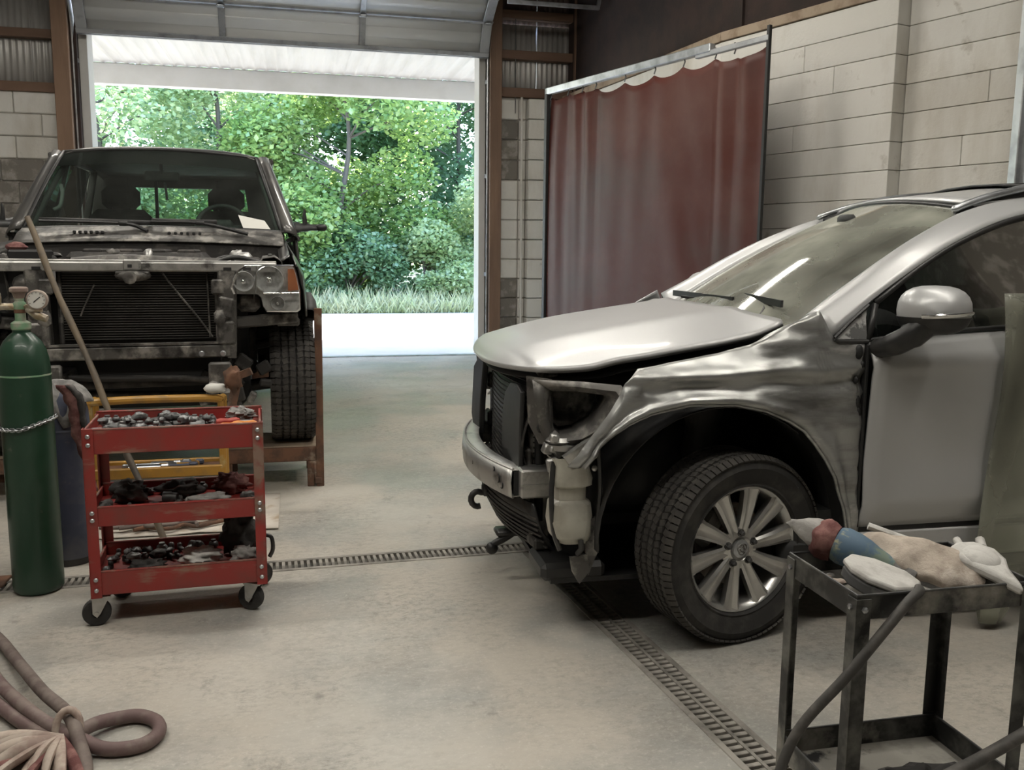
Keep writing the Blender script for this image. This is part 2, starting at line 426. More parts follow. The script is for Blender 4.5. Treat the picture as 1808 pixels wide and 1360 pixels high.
# ================================================================== THE SETTING
YB = 13.14                                   # inner face of the wall with the overhead door
def dY(x): return 4.43+.028*x                # centre line of the cross drain
def dX(y): return 1.19+(4.42-y)*.081         # centre line of the long drain
HW = .068
fl = MB()
x9, y9 = -5.0, -4.0
yl = dY(1.2)-HW
fl.prism([(x9, dY(x9)+HW, 0), (1.8, dY(1.8)+HW, 0), (6.6, 4.56, 0), (6.6, YB+.25, 0), (x9, YB+.25, 0)], (0, 0, -.15))
fl.prism([(x9, y9, 0), (dX(y9)-HW, y9, 0), (dX(yl)-HW, dY(dX(yl)-HW)-HW, 0), (x9, dY(x9)-HW, 0)], (0, 0, -.15))
fl.prism([(dX(y9)+HW, y9, 0), (6.6, y9, 0), (6.6, 4.56, 0), (1.8, dY(1.8)+HW, 0), (1.8, dY(1.8)-HW, 0), (dX(yl)+HW, dY(dX(yl)+HW)-HW, 0)], (0, 0, -.15))
mat('drain_dirt', (.07, .066, .058), .9, col2=(.16, .15, .13), sc=9, lo=.45, hi=.6)
fo = struct(fl.build('floor', 'concrete', smooth=0), 'worn grey concrete shop floor')
ch = MB(); ch.b2(x9, 6.6, y9, 4.8, -.16, -.014)
ch.build('drain_channel', 'drain_dirt', fo, smooth=0)
# a richer concrete: scuffs, stains and fine grit
nt = MATS['concrete'].node_tree; N = nt.nodes; K = nt.links; b = N['Principled BSDF']
src = b.inputs['Base Color'].links[0].from_socket
tc = N.new('ShaderNodeTexCoord')
def nz(sc, det=8, st=(1, 1, 1), ro=.65):
    mp = N.new('ShaderNodeMapping'); mp.inputs['Scale'].default_value = st; K.new(tc.outputs['Object'], mp.inputs[0])
    n = N.new('ShaderNodeTexNoise'); n.inputs['Scale'].default_value = sc; n.inputs['Detail'].default_value = det; n.inputs['Roughness'].default_value = ro
    K.new(mp.outputs[0], n.inputs['Vector']); return n
def rg(n, a, c, lo=0., hi=1.):
    r = N.new('ShaderNodeMapRange'); r.inputs['From Min'].default_value = a; r.inputs['From Max'].default_value = c
    r.inputs['To Min'].default_value = lo; r.inputs['To Max'].default_value = hi; K.new(n.outputs['Fac'], r.inputs['Value']); return r
def mx(f, a, c, mode='MIX'):
    x = N.new('ShaderNodeMix'); x.data_type = 'RGBA'; x.blend_type = mode; K.new(f.outputs[0], x.inputs[0]); K.new(a, x.inputs[6]); x.inputs[7].default_value = (*c, 1); return x.outputs[2]
def mul(a, c):
    x = N.new('ShaderNodeMath'); x.operation = 'MULTIPLY'; K.new(a.outputs[0], x.inputs[0]); K.new(c.outputs[0], x.inputs[1]); return x
o = mx(mul(rg(nz(22, 10, (1, 1.5, 1), .8), .46, .66, 0, .85), rg(nz(.75, 5), .42, .60, .15, 1.)), src, (.17, .16, .14))
o = mx(mul(rg(nz(30, 8, (1, 1.4, 1), .8), .52, .62), rg(nz(.9, 5, (1, 1, 1.3)), .46, .60, .0, .7)), o, (.60, .585, .54))
o = mx(rg(nz(60, 4), .56, .70, 0, .45), o, (.62, .60, .55))
o = mx(rg(nz(.9, 10, (1, 1, 1), .7), .50, .68, 0, .55), o, (.19, .175, .155))
o = mx(rg(nz(3.2, 10, (1.4, .8, 1), .7), .60, .72, 0, .7), o, (.12, .11, .10))
K.new(o, b.inputs['Base Color'])

# ---- floor drains
def drain(name, label, p0, p1, rows, pitch, n, side):
    p0 = Vector(p0); p1 = Vector(p1); d = (p1-p0).normalized(); q = Vector((-d.y, d.x, 0)); L = (p1-p0).length
    t = thing(name, label, 'drain', tuple(p0), math.atan2(d.y, d.x))
    for s in (-1, 1):
        MB().b2(0, L, s*.066-.012, s*.066+.012, -.03, .004, .002).build('frame_rail', 'drain_iron', t)
    if rows == 2: MB().b2(0, L, -.006, .006, -.03, .004).build('center_rib', 'drain_iron', t)
    if rows == 1: bw, ys = .112, [0]
    else: bw, ys = .056, [-.031, .031]
    src = None
    for k in range(n):
        for y in ys:
            if src is None:
                src = MB().box((0, 0, -.012), (pitch*.55, bw, .026), bev=.002).build('bar', 'drain_iron', t); o = src
            else: o = inst(src, t)
            o.location = (pitch*(k+.5), y, 0)
    return t
mat('drain_iron', (.34, .32, .285), .7, .35, col2=(.15, .14, .125), sc=6, lo=.45, hi=.65, var=.15)
drain('floor_drain', 'narrow slotted cast drain running across the floor behind the red cart', (-2.2, dY(-2.2), 0), (1.76, dY(1.76), 0), 1, .030, 132, 1)
drain('floor_drain', 'double row slotted drain running from the cross drain past the silver wheel', (dX(4.38), 4.38, 0), (dX(.6), .6, 0), 2, .034, 108, 1)

# ---- door wall
wb_ = sroot('wall_back', 'door wall of painted block, timber posts, girts and bare metal sheeting')
def block_at(parent, x0, x1, z0, z1, y, mt, dep=.2):
    g = .005
    return MB().b2(x0+g, x1-g, y, y+dep, z0+g, z1-g, .012).build('block', mt, parent)
# mortar cores behind the blocks
MB().b2(-5.0, -2.62, YB+.02, YB+.22, 0, 3.50).build('mortar_core', 'mortar', wb_, smooth=0)
MB().b2(2.74, 4.6, YB+.02, YB+.22, 0, 3.72).build('mortar_core', 'mortar', wb_, smooth=0)
zc = 3.51
k = 0
while zc > .05:
    z0 = max(0, zc-.285); x = -5.0-.2*(k % 2)
    while x < -2.9:
        x1 = min(x+.52, -2.89)
        block_at(wb_, max(x, -5), x1, z0, zc, YB-.01, 'block_paint' if zc > 2.75 else 'block_dark')
        x += .52
    zc = z0; k += 1
zc = 3.70; k = 0
while zc > .05:
    z0 = max(0, zc-.285)
    dark = (2.80 < zc < 3.45) or zc < 1.4
    block_at(wb_, 2.90, 3.215, z0, zc, YB-.01, 'block_dark' if dark else 'block_paint')
    block_at(wb_, 3.215, 3.32, z0, zc, YB-.03, 'block_paint')
    block_at(wb_, 3.32, 3.74, z0, zc, YB-.16, 'block_paint', .36)
    block_at(wb_, 3.74, 4.5, z0, zc, YB-.01, 'block_paint')
    zc = z0; k += 1
# corrugated sheets above
def tin_sheet(parent, x0, x1, z0, z1, y, mt, per=.076, amp=.009):
    n = int((x1-x0)/per*6); rows = []
    for z in (z0, z1):
        rows.append([(x0+(x1-x0)*i/n, y+amp*math.sin(2*PI*i/6), z) for i in range(n+1)])
    return MB().grid(rows).build('metal_sheet', mt, parent, smooth=60, solid=.002)
for (a, c, mt, z0) in ((-5, -4.1, 'tin', 3.4), (-4.1, -3.2, 'tin', 3.4), (-3.2, -2.62, 'tin', 3.4), (2.72, 3.5, 'tin', 3.6), (3.5, 4.1, 'tin', 3.6), (4.1, 4.9, 'tin', 3.6), (4.9, 5.7, 'tin_dark', 3.6)):
    tin_sheet(wb_, a, c, z0, 4.75, YB+.10, mt)
    tin_sheet(wb_, a, c, 4.75, 5.6, YB+.11, 'tin_dark')
for i in range(6):
    tin_sheet(wb_, -2.62+i*.89, -2.62+(i+1)*.89, 4.42, 5.6, YB+.10, 'tin_dark')
for (x0, x1, z, h) in ((-5, -2.89, 3.555, .12), (-5, -2.89, 4.215, .11), (-5, -2.89, 4.86, .10), (2.93, 4.0, 3.79, .13), (2.93, 4.0, 4.31, .12), (2.93, 4.0, 4.86, .11),
                       (4.21, 5.6, 3.79, .13), (4.21, 5.6, 4.27, .12), (4.21, 5.6, 4.82, .11), (-2.62, 2.75, 4.62, .24)):
    MB().b2(x0, x1, YB-.05, YB+.09, z-h/2, z+h/2, .004).build('girt', 'wood_h', wb_)
for (x0, x1, y0, z0) in ((-2.89, -2.70, 12.90, 0), (2.75, 2.92, 12.94, 0), (4.0, 4.21, 12.96, 3.70)):
    MB().b2(x0, x1, y0, YB+.09, z0, 5.6, .006).build('post', 'wood', wb_)
MB().b2(-2.70, -2.62, 13.0, YB+.1, 0, 5.2, .004).build('post', 'dark_wood', wb_)
MB().tube([(3.255, YB-.075, .1), (3.25, YB-.075, 2.0), (3.24, YB-.075, 3.72)], .018, 8).build('conduit', 'block_paint', wb_)
MB().tube([(3.155, YB-.04, 3.5), (3.15, YB-.03, 4.8)], .006, 6).build('cable', 'dark_steel', wb_)
# jambs
struct(MB().b2(-2.62, -2.515, YB-.04, YB+.30, 0, 4.40, .004).build('trim_1', 'white_beam'), 'white door jamb beside the pickup truck')
struct(MB().b2(2.62, 2.715, YB-.04, YB+.30, 0, 4.40, .004).build('trim_2', 'white_beam'), 'white door jamb beside the dark stained blocks')
MB().b2(-2.515, 2.62, YB+.02, YB+.16, -.14, .012, .004).build('threshold', 'galv', fo)

# ---- overhead sectional door, rolled up
dr = sroot('door_1', 'raised grey sectional overhead door with stiles and curved tracks')
PTH = [(12.95, 4.235), (12.70, 4.64), (12.28, 4.86), (11.74, 4.93), (11.20, 4.94), (10.66, 4.94), (10.1, 4.94)]
XL, XR = -2.60, 2.72
for i in range(len(PTH)-1):
    (y0, z0), (y1, z1) = PTH[i], PTH[i+1]
    a = Vector((0, y0, z0)); c = Vector((0, y1, z1)); d = (c-a).normalized(); n = Vector((0, -d.z, d.y))*-1
    L = (c-a).length
    prof = [(0, 0), (.04, .012), (L*.36, .012), (L*.38, .002), (L*.64, .002), (L*.66, .012), (L-.04, .012), (L, 0)]
    rows = []
    for (s, h) in prof:
        p = a+d*(s+.004*(1 if s == 0 else 0))+n*h
        rows.append([(XL, p.y, p.z), (0, p.y, p.z), (XR, p.y, p.z)])
    sec = MB().grid(rows).build('door_section', 'door_panel', dr, smooth=20, solid=.035)
    for s in (0.018, L-.018):
        p = a+d*s+n*-.025
        MB().bar((XL, p.y, p.z), (XR, p.y, p.z), .03, .032, up=n).build('rail', 'door_steel', sec)
    for x in (XL+.07, -.83, .97, XR-.07):
        w = .075 if abs(x) < 2 else .13
        p0 = a+d*.01-n*.03; p1 = c-d*.01-n*.03
        MB().bar((x, p0.y, p0.z), (x, p1.y, p1.z), w, .022, up=n, bev=.004).build('stile', 'door_steel', sec)
        if i:
            p = a-n*.05
            hb = MB(); hb.box((x, p.y, p.z), (.07, .10, .02), bev=.004); hb.tube([(x-.05, p.y, p.z-.005), (x+.05, p.y, p.z-.005)], .014, 8)
            hb.build('hinge', 'galv', sec)
    if i == 0:
        MB().bar((XL, y0+.0, z0-.012), (XR, y0+.0, z0-.012), .06, .035, up=(0, 0, 1), bev=.004).build('bottom_seal', 'dark_steel', sec)
        p = a+d*.03-n*.04
        MB().bar((XL, p.y, p.z), (XR, p.y, p.z), .06, .02, up=n, bev=.003).build('rail', 'door_steel', sec)
def track(x):
    pts = [(x, 13.02, .02), (x, 13.02, 2), (x, 13.02, 4.15)]
    for k in range(1, 9):
        a = k/8*PI/2; pts.append((x, 13.02-.62*(1-math.cos(a)), 4.15+.74*math.sin(a)))
    pts += [(x, 11.5, 4.91), (x, 8.2, 4.93)]
    return pts
for s, x in ((1, -2.655), (-1, 2.735)):
    tm = MB(); tm.tube(track(x), .030, 8, rz=.5); tm.build('track', 'galv', dr)
    for (yy, zz) in ((13.02, 1.2), (13.02, 2.6), (13.02, 3.9)):
        MB().box((x, 13.06, zz), (.07, .08, .06), bev=.004).build('track_bracket', 'galv', dr)
    for (y0, z0) in PTH[1:5]:
        MB().tube([(x, y0, z0-.01), (x+s*.12, y0, z0-.01)], .014, 8).build('roller_stem', 'galv', dr)
hb = MB(); hb.bar((2.76, 11.95, 4.72), (4.0, 11.95, 4.72), .05, .05, bev=.004); hb.bar((3.98, 11.95, 4.70), (4.12, 11.95, 5.5), .05, .03, bev=.004); hb.bar((2.78, 11.95, 4.70), (2.78, 11.95, 4.93), .04, .03)
hb.build('track_hanger', 'galv', dr)
MB().tube([(-2.6, 12.92, 5.25), (2.75, 12.92, 5.25)], .045, 10).build('spring_shaft', 'galv', dr)

# ---- ceiling and the walls out of frame
cl = sroot('ceiling', 'dark stained timber roof deck with rafters')
MB().b2(-5.2, 6.8, -4.2, YB+.3, 5.6, 5.7).build('roof_deck', 'dark_wood', cl, smooth=0)
for i in range(10):
    y = -3.4+i*1.75
    MB().b2(-5.0, 6.6, y-.04, y+.04, 5.36, 5.6, .004).build('rafter', 'dark_wood', cl)
struct(MB().b2(-5.2, -5.0, -4.2, YB+.3, 0, 5.6).build('wall_left', 'block_dark', smooth=0), 'painted block side wall beyond the pickup truck')
struct(MB().b2(-5.2, 6.8, -4.2, -4.0, 0, 5.6).build('wall_front', 'block_dark', smooth=0), 'painted block wall opposite the overhead door')

mat('sill_wood', (.33, .26, .19), .8, col2=(.22, .16, .11), sc=4)
# ---- right wall of long painted blocks with a step in its face
wr = sroot('wall_right', 'painted block side wall behind the welding curtain, stepped where it is recessed')
A0 = Vector((5.36, 5.86, 0)); A1 = Vector((5.045, 6.935, 0)); A2 = Vector((4.905, 6.895, 0)); A3 = Vector((4.30, 8.90, 0)); A4 = Vector((3.86, YB, 0))
ZT = 3.67; CH = .236
rs = random.Random(5)
def wall_run(p, q, parent, joints=None, lmin=1.4, lmax=2.6):
    d = (q-p).normalized(); n = Vector((d.y, -d.x, 0)); L = (q-p).length
    for k in range(16):
        z1 = ZT-k*CH; z0 = max(z1-CH, 0)
        if z1 <= .01: break
        s = 0; e = rs.uniform(.3, lmax)
        while s < L-.01:
            e = min(e, L)
            if L-e < .25: e = L
            c = p+d*((s+e)/2)+n*.10; h = z1-z0
            m_ = Matrix((d, n, Vector((0, 0, 1)))).transposed()
            MB().box((c.x, c.y, (z0+z1)/2), (e-s-.004, .2, h-.005), m_, .004).build('block', 'block_paint', parent)
            s = e; e = s+rs.uniform(lmin, lmax)
    c = (p+q)/2+n*.12
    MB().box((c.x, c.y, ZT/2), (L-.05, .15, ZT-.01), Matrix((d, n, Vector((0, 0, 1)))).transposed()).build('mortar_core', 'mortar', parent, smooth=0)
wall_run(A0, A1, wr); wall_run(A2, A3, wr); wall_run(A3, A4, wr)
wall_run(Vector((6.4, 5.6, 0)), Vector((5.40, 5.85, 0)), wr)
MB().bar((5.345, 6.86, 1.83), (5.255, 7.16, 1.83), .28, 3.66).build('mortar_core', 'mortar', wr, smooth=0)  # unseen filler added behind the wall step, blocks daylight leaking through the gap
MB().bar((4.52, 8.75, 1.83), (4.46, 9.05, 1.83), .12, 3.66).build('mortar_core', 'mortar', wr, smooth=0)  # unseen filler added to close the gap at the wall bend
for p, q in ((A0, A1), (A2, A3), (A3, A4)):
    d = (q-p).normalized(); n = Vector((d.y, -d.x, 0))
    a = p+n*.09; c = q+n*.09
    MB().bar((a.x, a.y, ZT+.05), (c.x, c.y, ZT+.05), .22, .09, bev=.005).build('top_plate', 'sill_wood', wr)
    a = p+n*.16; c = q+n*.16
    MB().bar((a.x-d.x*.15, a.y-d.y*.15, 4.65), (c.x+d.x*.15, c.y+d.y*.15, 4.65), .06, 1.92).build('upper_boarding', 'dark_wood', wr)
MB().b2(6.4, 6.6, -4.0, 5.8, 0, 5.6).build('plain_wall', 'block_dark', wr, smooth=0)
MB().b2(5.20, 6.6, 5.66, 5.92, 3.6, 5.6).build('plain_wall', 'dark_wood', wr, smooth=0)
tm = MB(); tm.b2(5.18, 5.30, 5.78, 5.86, 0, 3.9, .006); tm.b2(5.22, 5.26, 5.72, 5.79, 0, 3.9, .004); tm.b2(5.30, 5.38, 5.83, 5.87, 0, 3.9, .004)
struct(tm.build('trim_3', 'door_steel'), 'grey steel channel standing at the end of the block wall')

# ---- ceiling lamps (above the frame)
for k, (x, y) in enumerate(LAMPS):
    rz = R(90) if k in (2, 5) else 0
    t = thing('fluorescent_lamp', 'long white fluorescent fitting hung from the rafters', 'lamp', (x, y, LAMP_Z), rz, 'ceiling strip lamps')
    MB().b2(-1.2, 1.2, -.12, .12, .0, .07, .01).build('housing', 'lamp_white', t)
    for s in (-.06, .06): MB().tube([(-1.17, s, -.022), (1.17, s, -.022)], .018, 8).build('tube', 'lamp_glow', t)
    for s in (-1, 1): MB().tube([(s, 0, .06), (s, 0, .66)], .008, 6).build('hanger', 'galv', t)

# ---- porch and yard
pr = sroot('porch_roof', 'white corrugated porch roof seen from below')
for i in range(16):
    x0 = -8+i*1.0; n = 30; rows = []
    for y in (YB+.24, 17.95):
        rows.append([(x0+n_/n*1.0, y, 4.76+.022*abs(math.sin(PI*(n_/n*5)))**.7) for n_ in range(n+1)])
    MB().grid(rows).build('roof_sheet', 'white_tin', pr, smooth=60, solid=.003)
struct(MB().b2(-8, 8, 17.9, 18.1, 4.40, 4.765, .01).build('porch_beam', 'white_beam'), 'white boxed beam along the porch edge')
for x in (-7.8, 7.8): MB().b2(x-.08, x+.08, 17.92, 18.08, 0, 4.40, .01).build('porch_post', 'white_beam', pr)
struct(MB().b2(-9, -2.62, YB+.22, YB+.26, 0, 5.6).build('wall_outer', 'white_tin', smooth=0), 'outer metal cladding of the shop')
yd = MB(); yd.b2(-60, 60, YB+.25, 22.25, -.3, -.005)
struct(yd.build('ground', 'gravel', smooth=0), 'bright pale yard in front of the trees')
gr = MB(); gr.b2(-60, 60, 22.25, 90, -.3, .0)
struct(gr.build('lawn', 'soil', smooth=0), 'rough grassy ground under the trees')

# ---- grass verge
rg_ = random.Random(3); gm = MB()
for i in range(9000):
    x = rg_.uniform(-9, 10); y = 22.25+abs(rg_.gauss(0, 1.0)); h = rg_.uniform(.12, .42)*(1+.5*min(1.5, y-22.25)); a = rg_.uniform(0, PI); w = rg_.uniform(.008, .02)
    dx, dy = math.cos(a)*w, math.sin(a)*w; l = rg_.uniform(-.15, .15); l2 = rg_.uniform(-.12, .12)
    gm.add([(x-dx, y-dy, -.01), (x+dx, y+dy, -.01), (x+l+dx*.6, y+l2+dy*.6, h*.7), (x+l*1.7, y+l2*1.7, h)], [(0, 1, 2), (0, 2, 3)])
o = gm.build('verge_grass', 'grass_m', smooth=0, kind='stuff'); o['label'] = 'tall pale grass along the edge of the yard'

# ---- trees
def tree(name, label, x, y, h, rx, leafm, n, seed, base=.12, lsz=.16, group=None, cat='tree', clumps=26, stemr=.12):
    rr = random.Random(seed); t = thing(name, label, cat, (x, y, 0), 0, group)
    tr = MB(); top = h*.82
    pts = spline([(0, 0, -.1), (rr.uniform(-.2, .2), rr.uniform(-.2, .2), h*.25), (rr.uniform(-.4, .4), rr.uniform(-.3, .3), h*.55), (rr.uniform(-.5, .5), rr.uniform(-.4, .4), top)], 5)
    tr.tube(pts, [stemr*(1-.8*i/len(pts)) for i in range(len(pts))], 7); tr.build('trunk', 'bark', t)
    br = MB(); lf = MB(); C = []
    for k in range(clumps):
        zz = h*(base+(1-base)*(k+.5)/clumps); f = (zz/h-base)/(1-base)
        wr_ = rx*(math.sin(PI*min(1, .16+.84*f))**.6); a = rr.uniform(0, 2*PI); q = math.sqrt(rr.uniform(.1, 1))
        C.append(Vector((math.cos(a)*wr_*q, math.sin(a)*wr_*q*.8, zz)))
    for c in C:
        s = pts[min(len(pts)-1, int(len(pts)*max(0, (c.z-.8))/top))]
        br.tube([s, s.lerp(c, .5)+Vector((0, 0, .15)), c], [.035, .022, .008], 5)
    br.build('branches', 'bark', t)
    V = []; F = []
    for i in range(int(n*2.3)):
        c = C[rr.randrange(clumps)]; R_ = rx*.44
        while True:
            d = Vector((rr.uniform(-1, 1), rr.uniform(-1, 1), rr.uniform(-1, 1)))
            if .25 < d.length < 1: break
        p = c+Vector((d.x*R_, d.y*R_, d.z*R_*.75))
        if p.z < .05: continue
        u = Vector((rr.gauss(0, 1), rr.gauss(0, 1), rr.gauss(0, .5))).normalized(); w = u.cross(Vector((rr.gauss(0, .7), rr.gauss(0, .7), 1))).normalized()
        L = lsz*rr.uniform(.55, 1.2); W = L*.38; k = len(V)
        V += [p-u*L*.5, p+w*W, p+u*L*.5, p-w*W]; F.append((k, k+1, k+2, k+3))
    lf.v = V; lf.f = F
    o = lf.build('foliage', leafm, t, smooth=0); o['kind'] = 'stuff'
    return t
G = 'trees beyond the yard'
for (nm, lb, x, y, h, rx, lm, n, sd, ls) in (
    ('leafy_tree', 'bright green broadleaf tree in front of the woods beside the pickup', 1.2, 25.6, 8.2, 2.5, 'leaf_a', 13000, 11, .17),
    ('leafy_tree', 'thin slender tree with a visible trunk behind the pickup roof', -2.0, 26.2, 9.5, 2.0, 'leaf_c', 7000, 12, .16),
    ('leafy_tree', 'airy pale tree with sky showing through its crown', -5.0, 26.0, 7.8, 2.5, 'leaf_c', 8500, 13, .16),
    ('leafy_tree', 'tall airy tree at the far end of the woods beyond the pickup cab', -8.2, 27.5, 9, 2.7, 'leaf_a', 8000, 14, .18),
    ('leafy_tree', 'dark blue green tree shading the gap behind the bright tree', 5.2, 30.5, 12.0, 3.6, 'leaf_b', 13000, 15, .20),
    ('leafy_tree', 'dark evergreen tree at the back of the woods behind the slender tree', -.6, 32.0, 10.2, 3.4, 'leaf_b', 10000, 16, .2),
    ('leafy_tree', 'broad dark tree deep in the woods behind the airy tree', -5.8, 33.0, 9.0, 3.6, 'leaf_b', 9000, 17, .2),
    ('leafy_tree', 'tall dark tree at the back of the woods behind the door jamb', 10.0, 31.0, 12, 3.8, 'leaf_b', 10000, 18, .2),
    ('leafy_tree', 'distant tall tree between the dark trees at the back of the woods', 2.6, 35.0, 12.5, 3.8, 'leaf_b', 12000, 19, .24),
    ('leafy_tree', 'spreading mid green tree deep in the woods behind the slender tree', -2.8, 37.0, 10.0, 4.2, 'leaf_a', 10000, 20, .24),
    ('leafy_tree', 'spreading dark tree deep in the woods behind the shrubs by the jamb', 7.4, 37.0, 13.0, 4.4, 'leaf_b', 12000, 21, .24)):
    tree(nm, lb, x, y, h, rx, lm, n, sd, .06, ls, G)
for (lb, x, y, h, rx, lm, n, sd) in (
    ('sunlit pale green shrub at the yard edge beside the door jamb', 5.9, 24.6, 4.6, 1.7, 'leaf_c', 9000, 31),
    ('low rounded shrub spilling over the grass below the bright tree', 3.6, 24.3, 2.0, 1.3, 'leaf_c', 5000, 32),
    ('dark low bush under the bright broadleaf tree', 1.4, 24.7, 1.8, 1.5, 'leaf_b', 5000, 33),
    ('bushy green shrub behind the pickup bed', -1.6, 24.9, 2.6, 1.6, 'leaf_a', 5000, 34),
    ('wide green shrub at the woods edge beyond the pickup cab', -4.9, 24.9, 3.0, 1.8, 'leaf_a', 6000, 35),
    ('tall lit shrub at the woods edge outside the shop wall', 8.3, 25.0, 5.0, 1.9, 'leaf_a', 7000, 36)):
    tree('shrub', lb, x, y, h, rx, lm, n, sd, .02, .13, 'shrubs along the yard', 'shrub', 16, .05)

# ---- welding curtain on its rail
cv = thing('welding_curtain', 'red brown vinyl welding curtain hung from a galvanised rail in front of block wall', 'curtain', (3.06, 10.97, 0), math.atan2(7.56-10.97, 4.09-3.06))
CL = math.hypot(4.09-3.06, 7.56-10.97)
MB().b2(-.05, CL*.80, -.03, .05, 3.42, 3.50, .008).build('rail', 'galv', cv)
MB().b2(CL*.74, CL+.02, -.02, .03, 3.39, 3.44, .006).build('rail', 'door_steel', cv)
MB().b2(-.06, .0, -.03, .03, 0, 3.50, .005).build('frame_post', 'black', cv)
MB().b2(CL-.005, CL+.03, -.015, .02, 0, 3.52, .004).build('frame_post', 'black', cv)
hooks = [.03, .40, .70, .96, 1.5, 2.0, 2.45, 2.9, CL*.885, CL-.05]
drop = [.02, .02, .03, .04, .06, .06, .05, .05, .08, .04]
nx, nz_ = 150, 40; rows = []
for j in range(nz_+1):
    t = j/nz_; row = []
    for i in range(nx+1):
        s = CL*i/nx; k = 0
        while k < len(hooks)-2 and hooks[k+1] < s: k += 1
        a, c = hooks[k], hooks[k+1]; u = min(1, max(0, (s-a)/(c-a))); w = c-a
        sag = lerp(drop[k], drop[k+1], u)+.26*w*(4*u*(1-u))*.5
        top = 3.40-sag; z = lerp(top, .28, t**1.0)
        fold = math.cos(2*PI*u)*.045*math.exp(-t*3.0)*min(1, w/.4)
        y = fold*(.8 if s < 1.1 or s > 2.9 else .15)+.020*noise.noise(Vector((s*1.1, t*1.2, 2)))+.045*noise.noise(Vector((s*2.4-t*2.6, t*.9, 0)))*(lerp(.15, 1., min(1, max(0, (s-2.0)/.8))))+.030*math.exp(-((s-.22-.18*t)/.10)**2)*math.exp(-t*1.6)+.022*math.exp(-((s-.52-.05*t)/.07)**2)*math.exp(-t*1.4)+.004*math.sin(s*17+t*3)*math.exp(-t*2)
        row.append((s, y, z))
    rows.append(row)
MB().grid(rows).build('sheet', 'curtain', cv, smooth=180, solid=.003)
for h in hooks[:-1]:
    MB().tube([(h, 0, 3.45), (h, .02, 3.40), (h, .0, 3.35)], .007, 6).build('hook', 'dark_steel', cv)
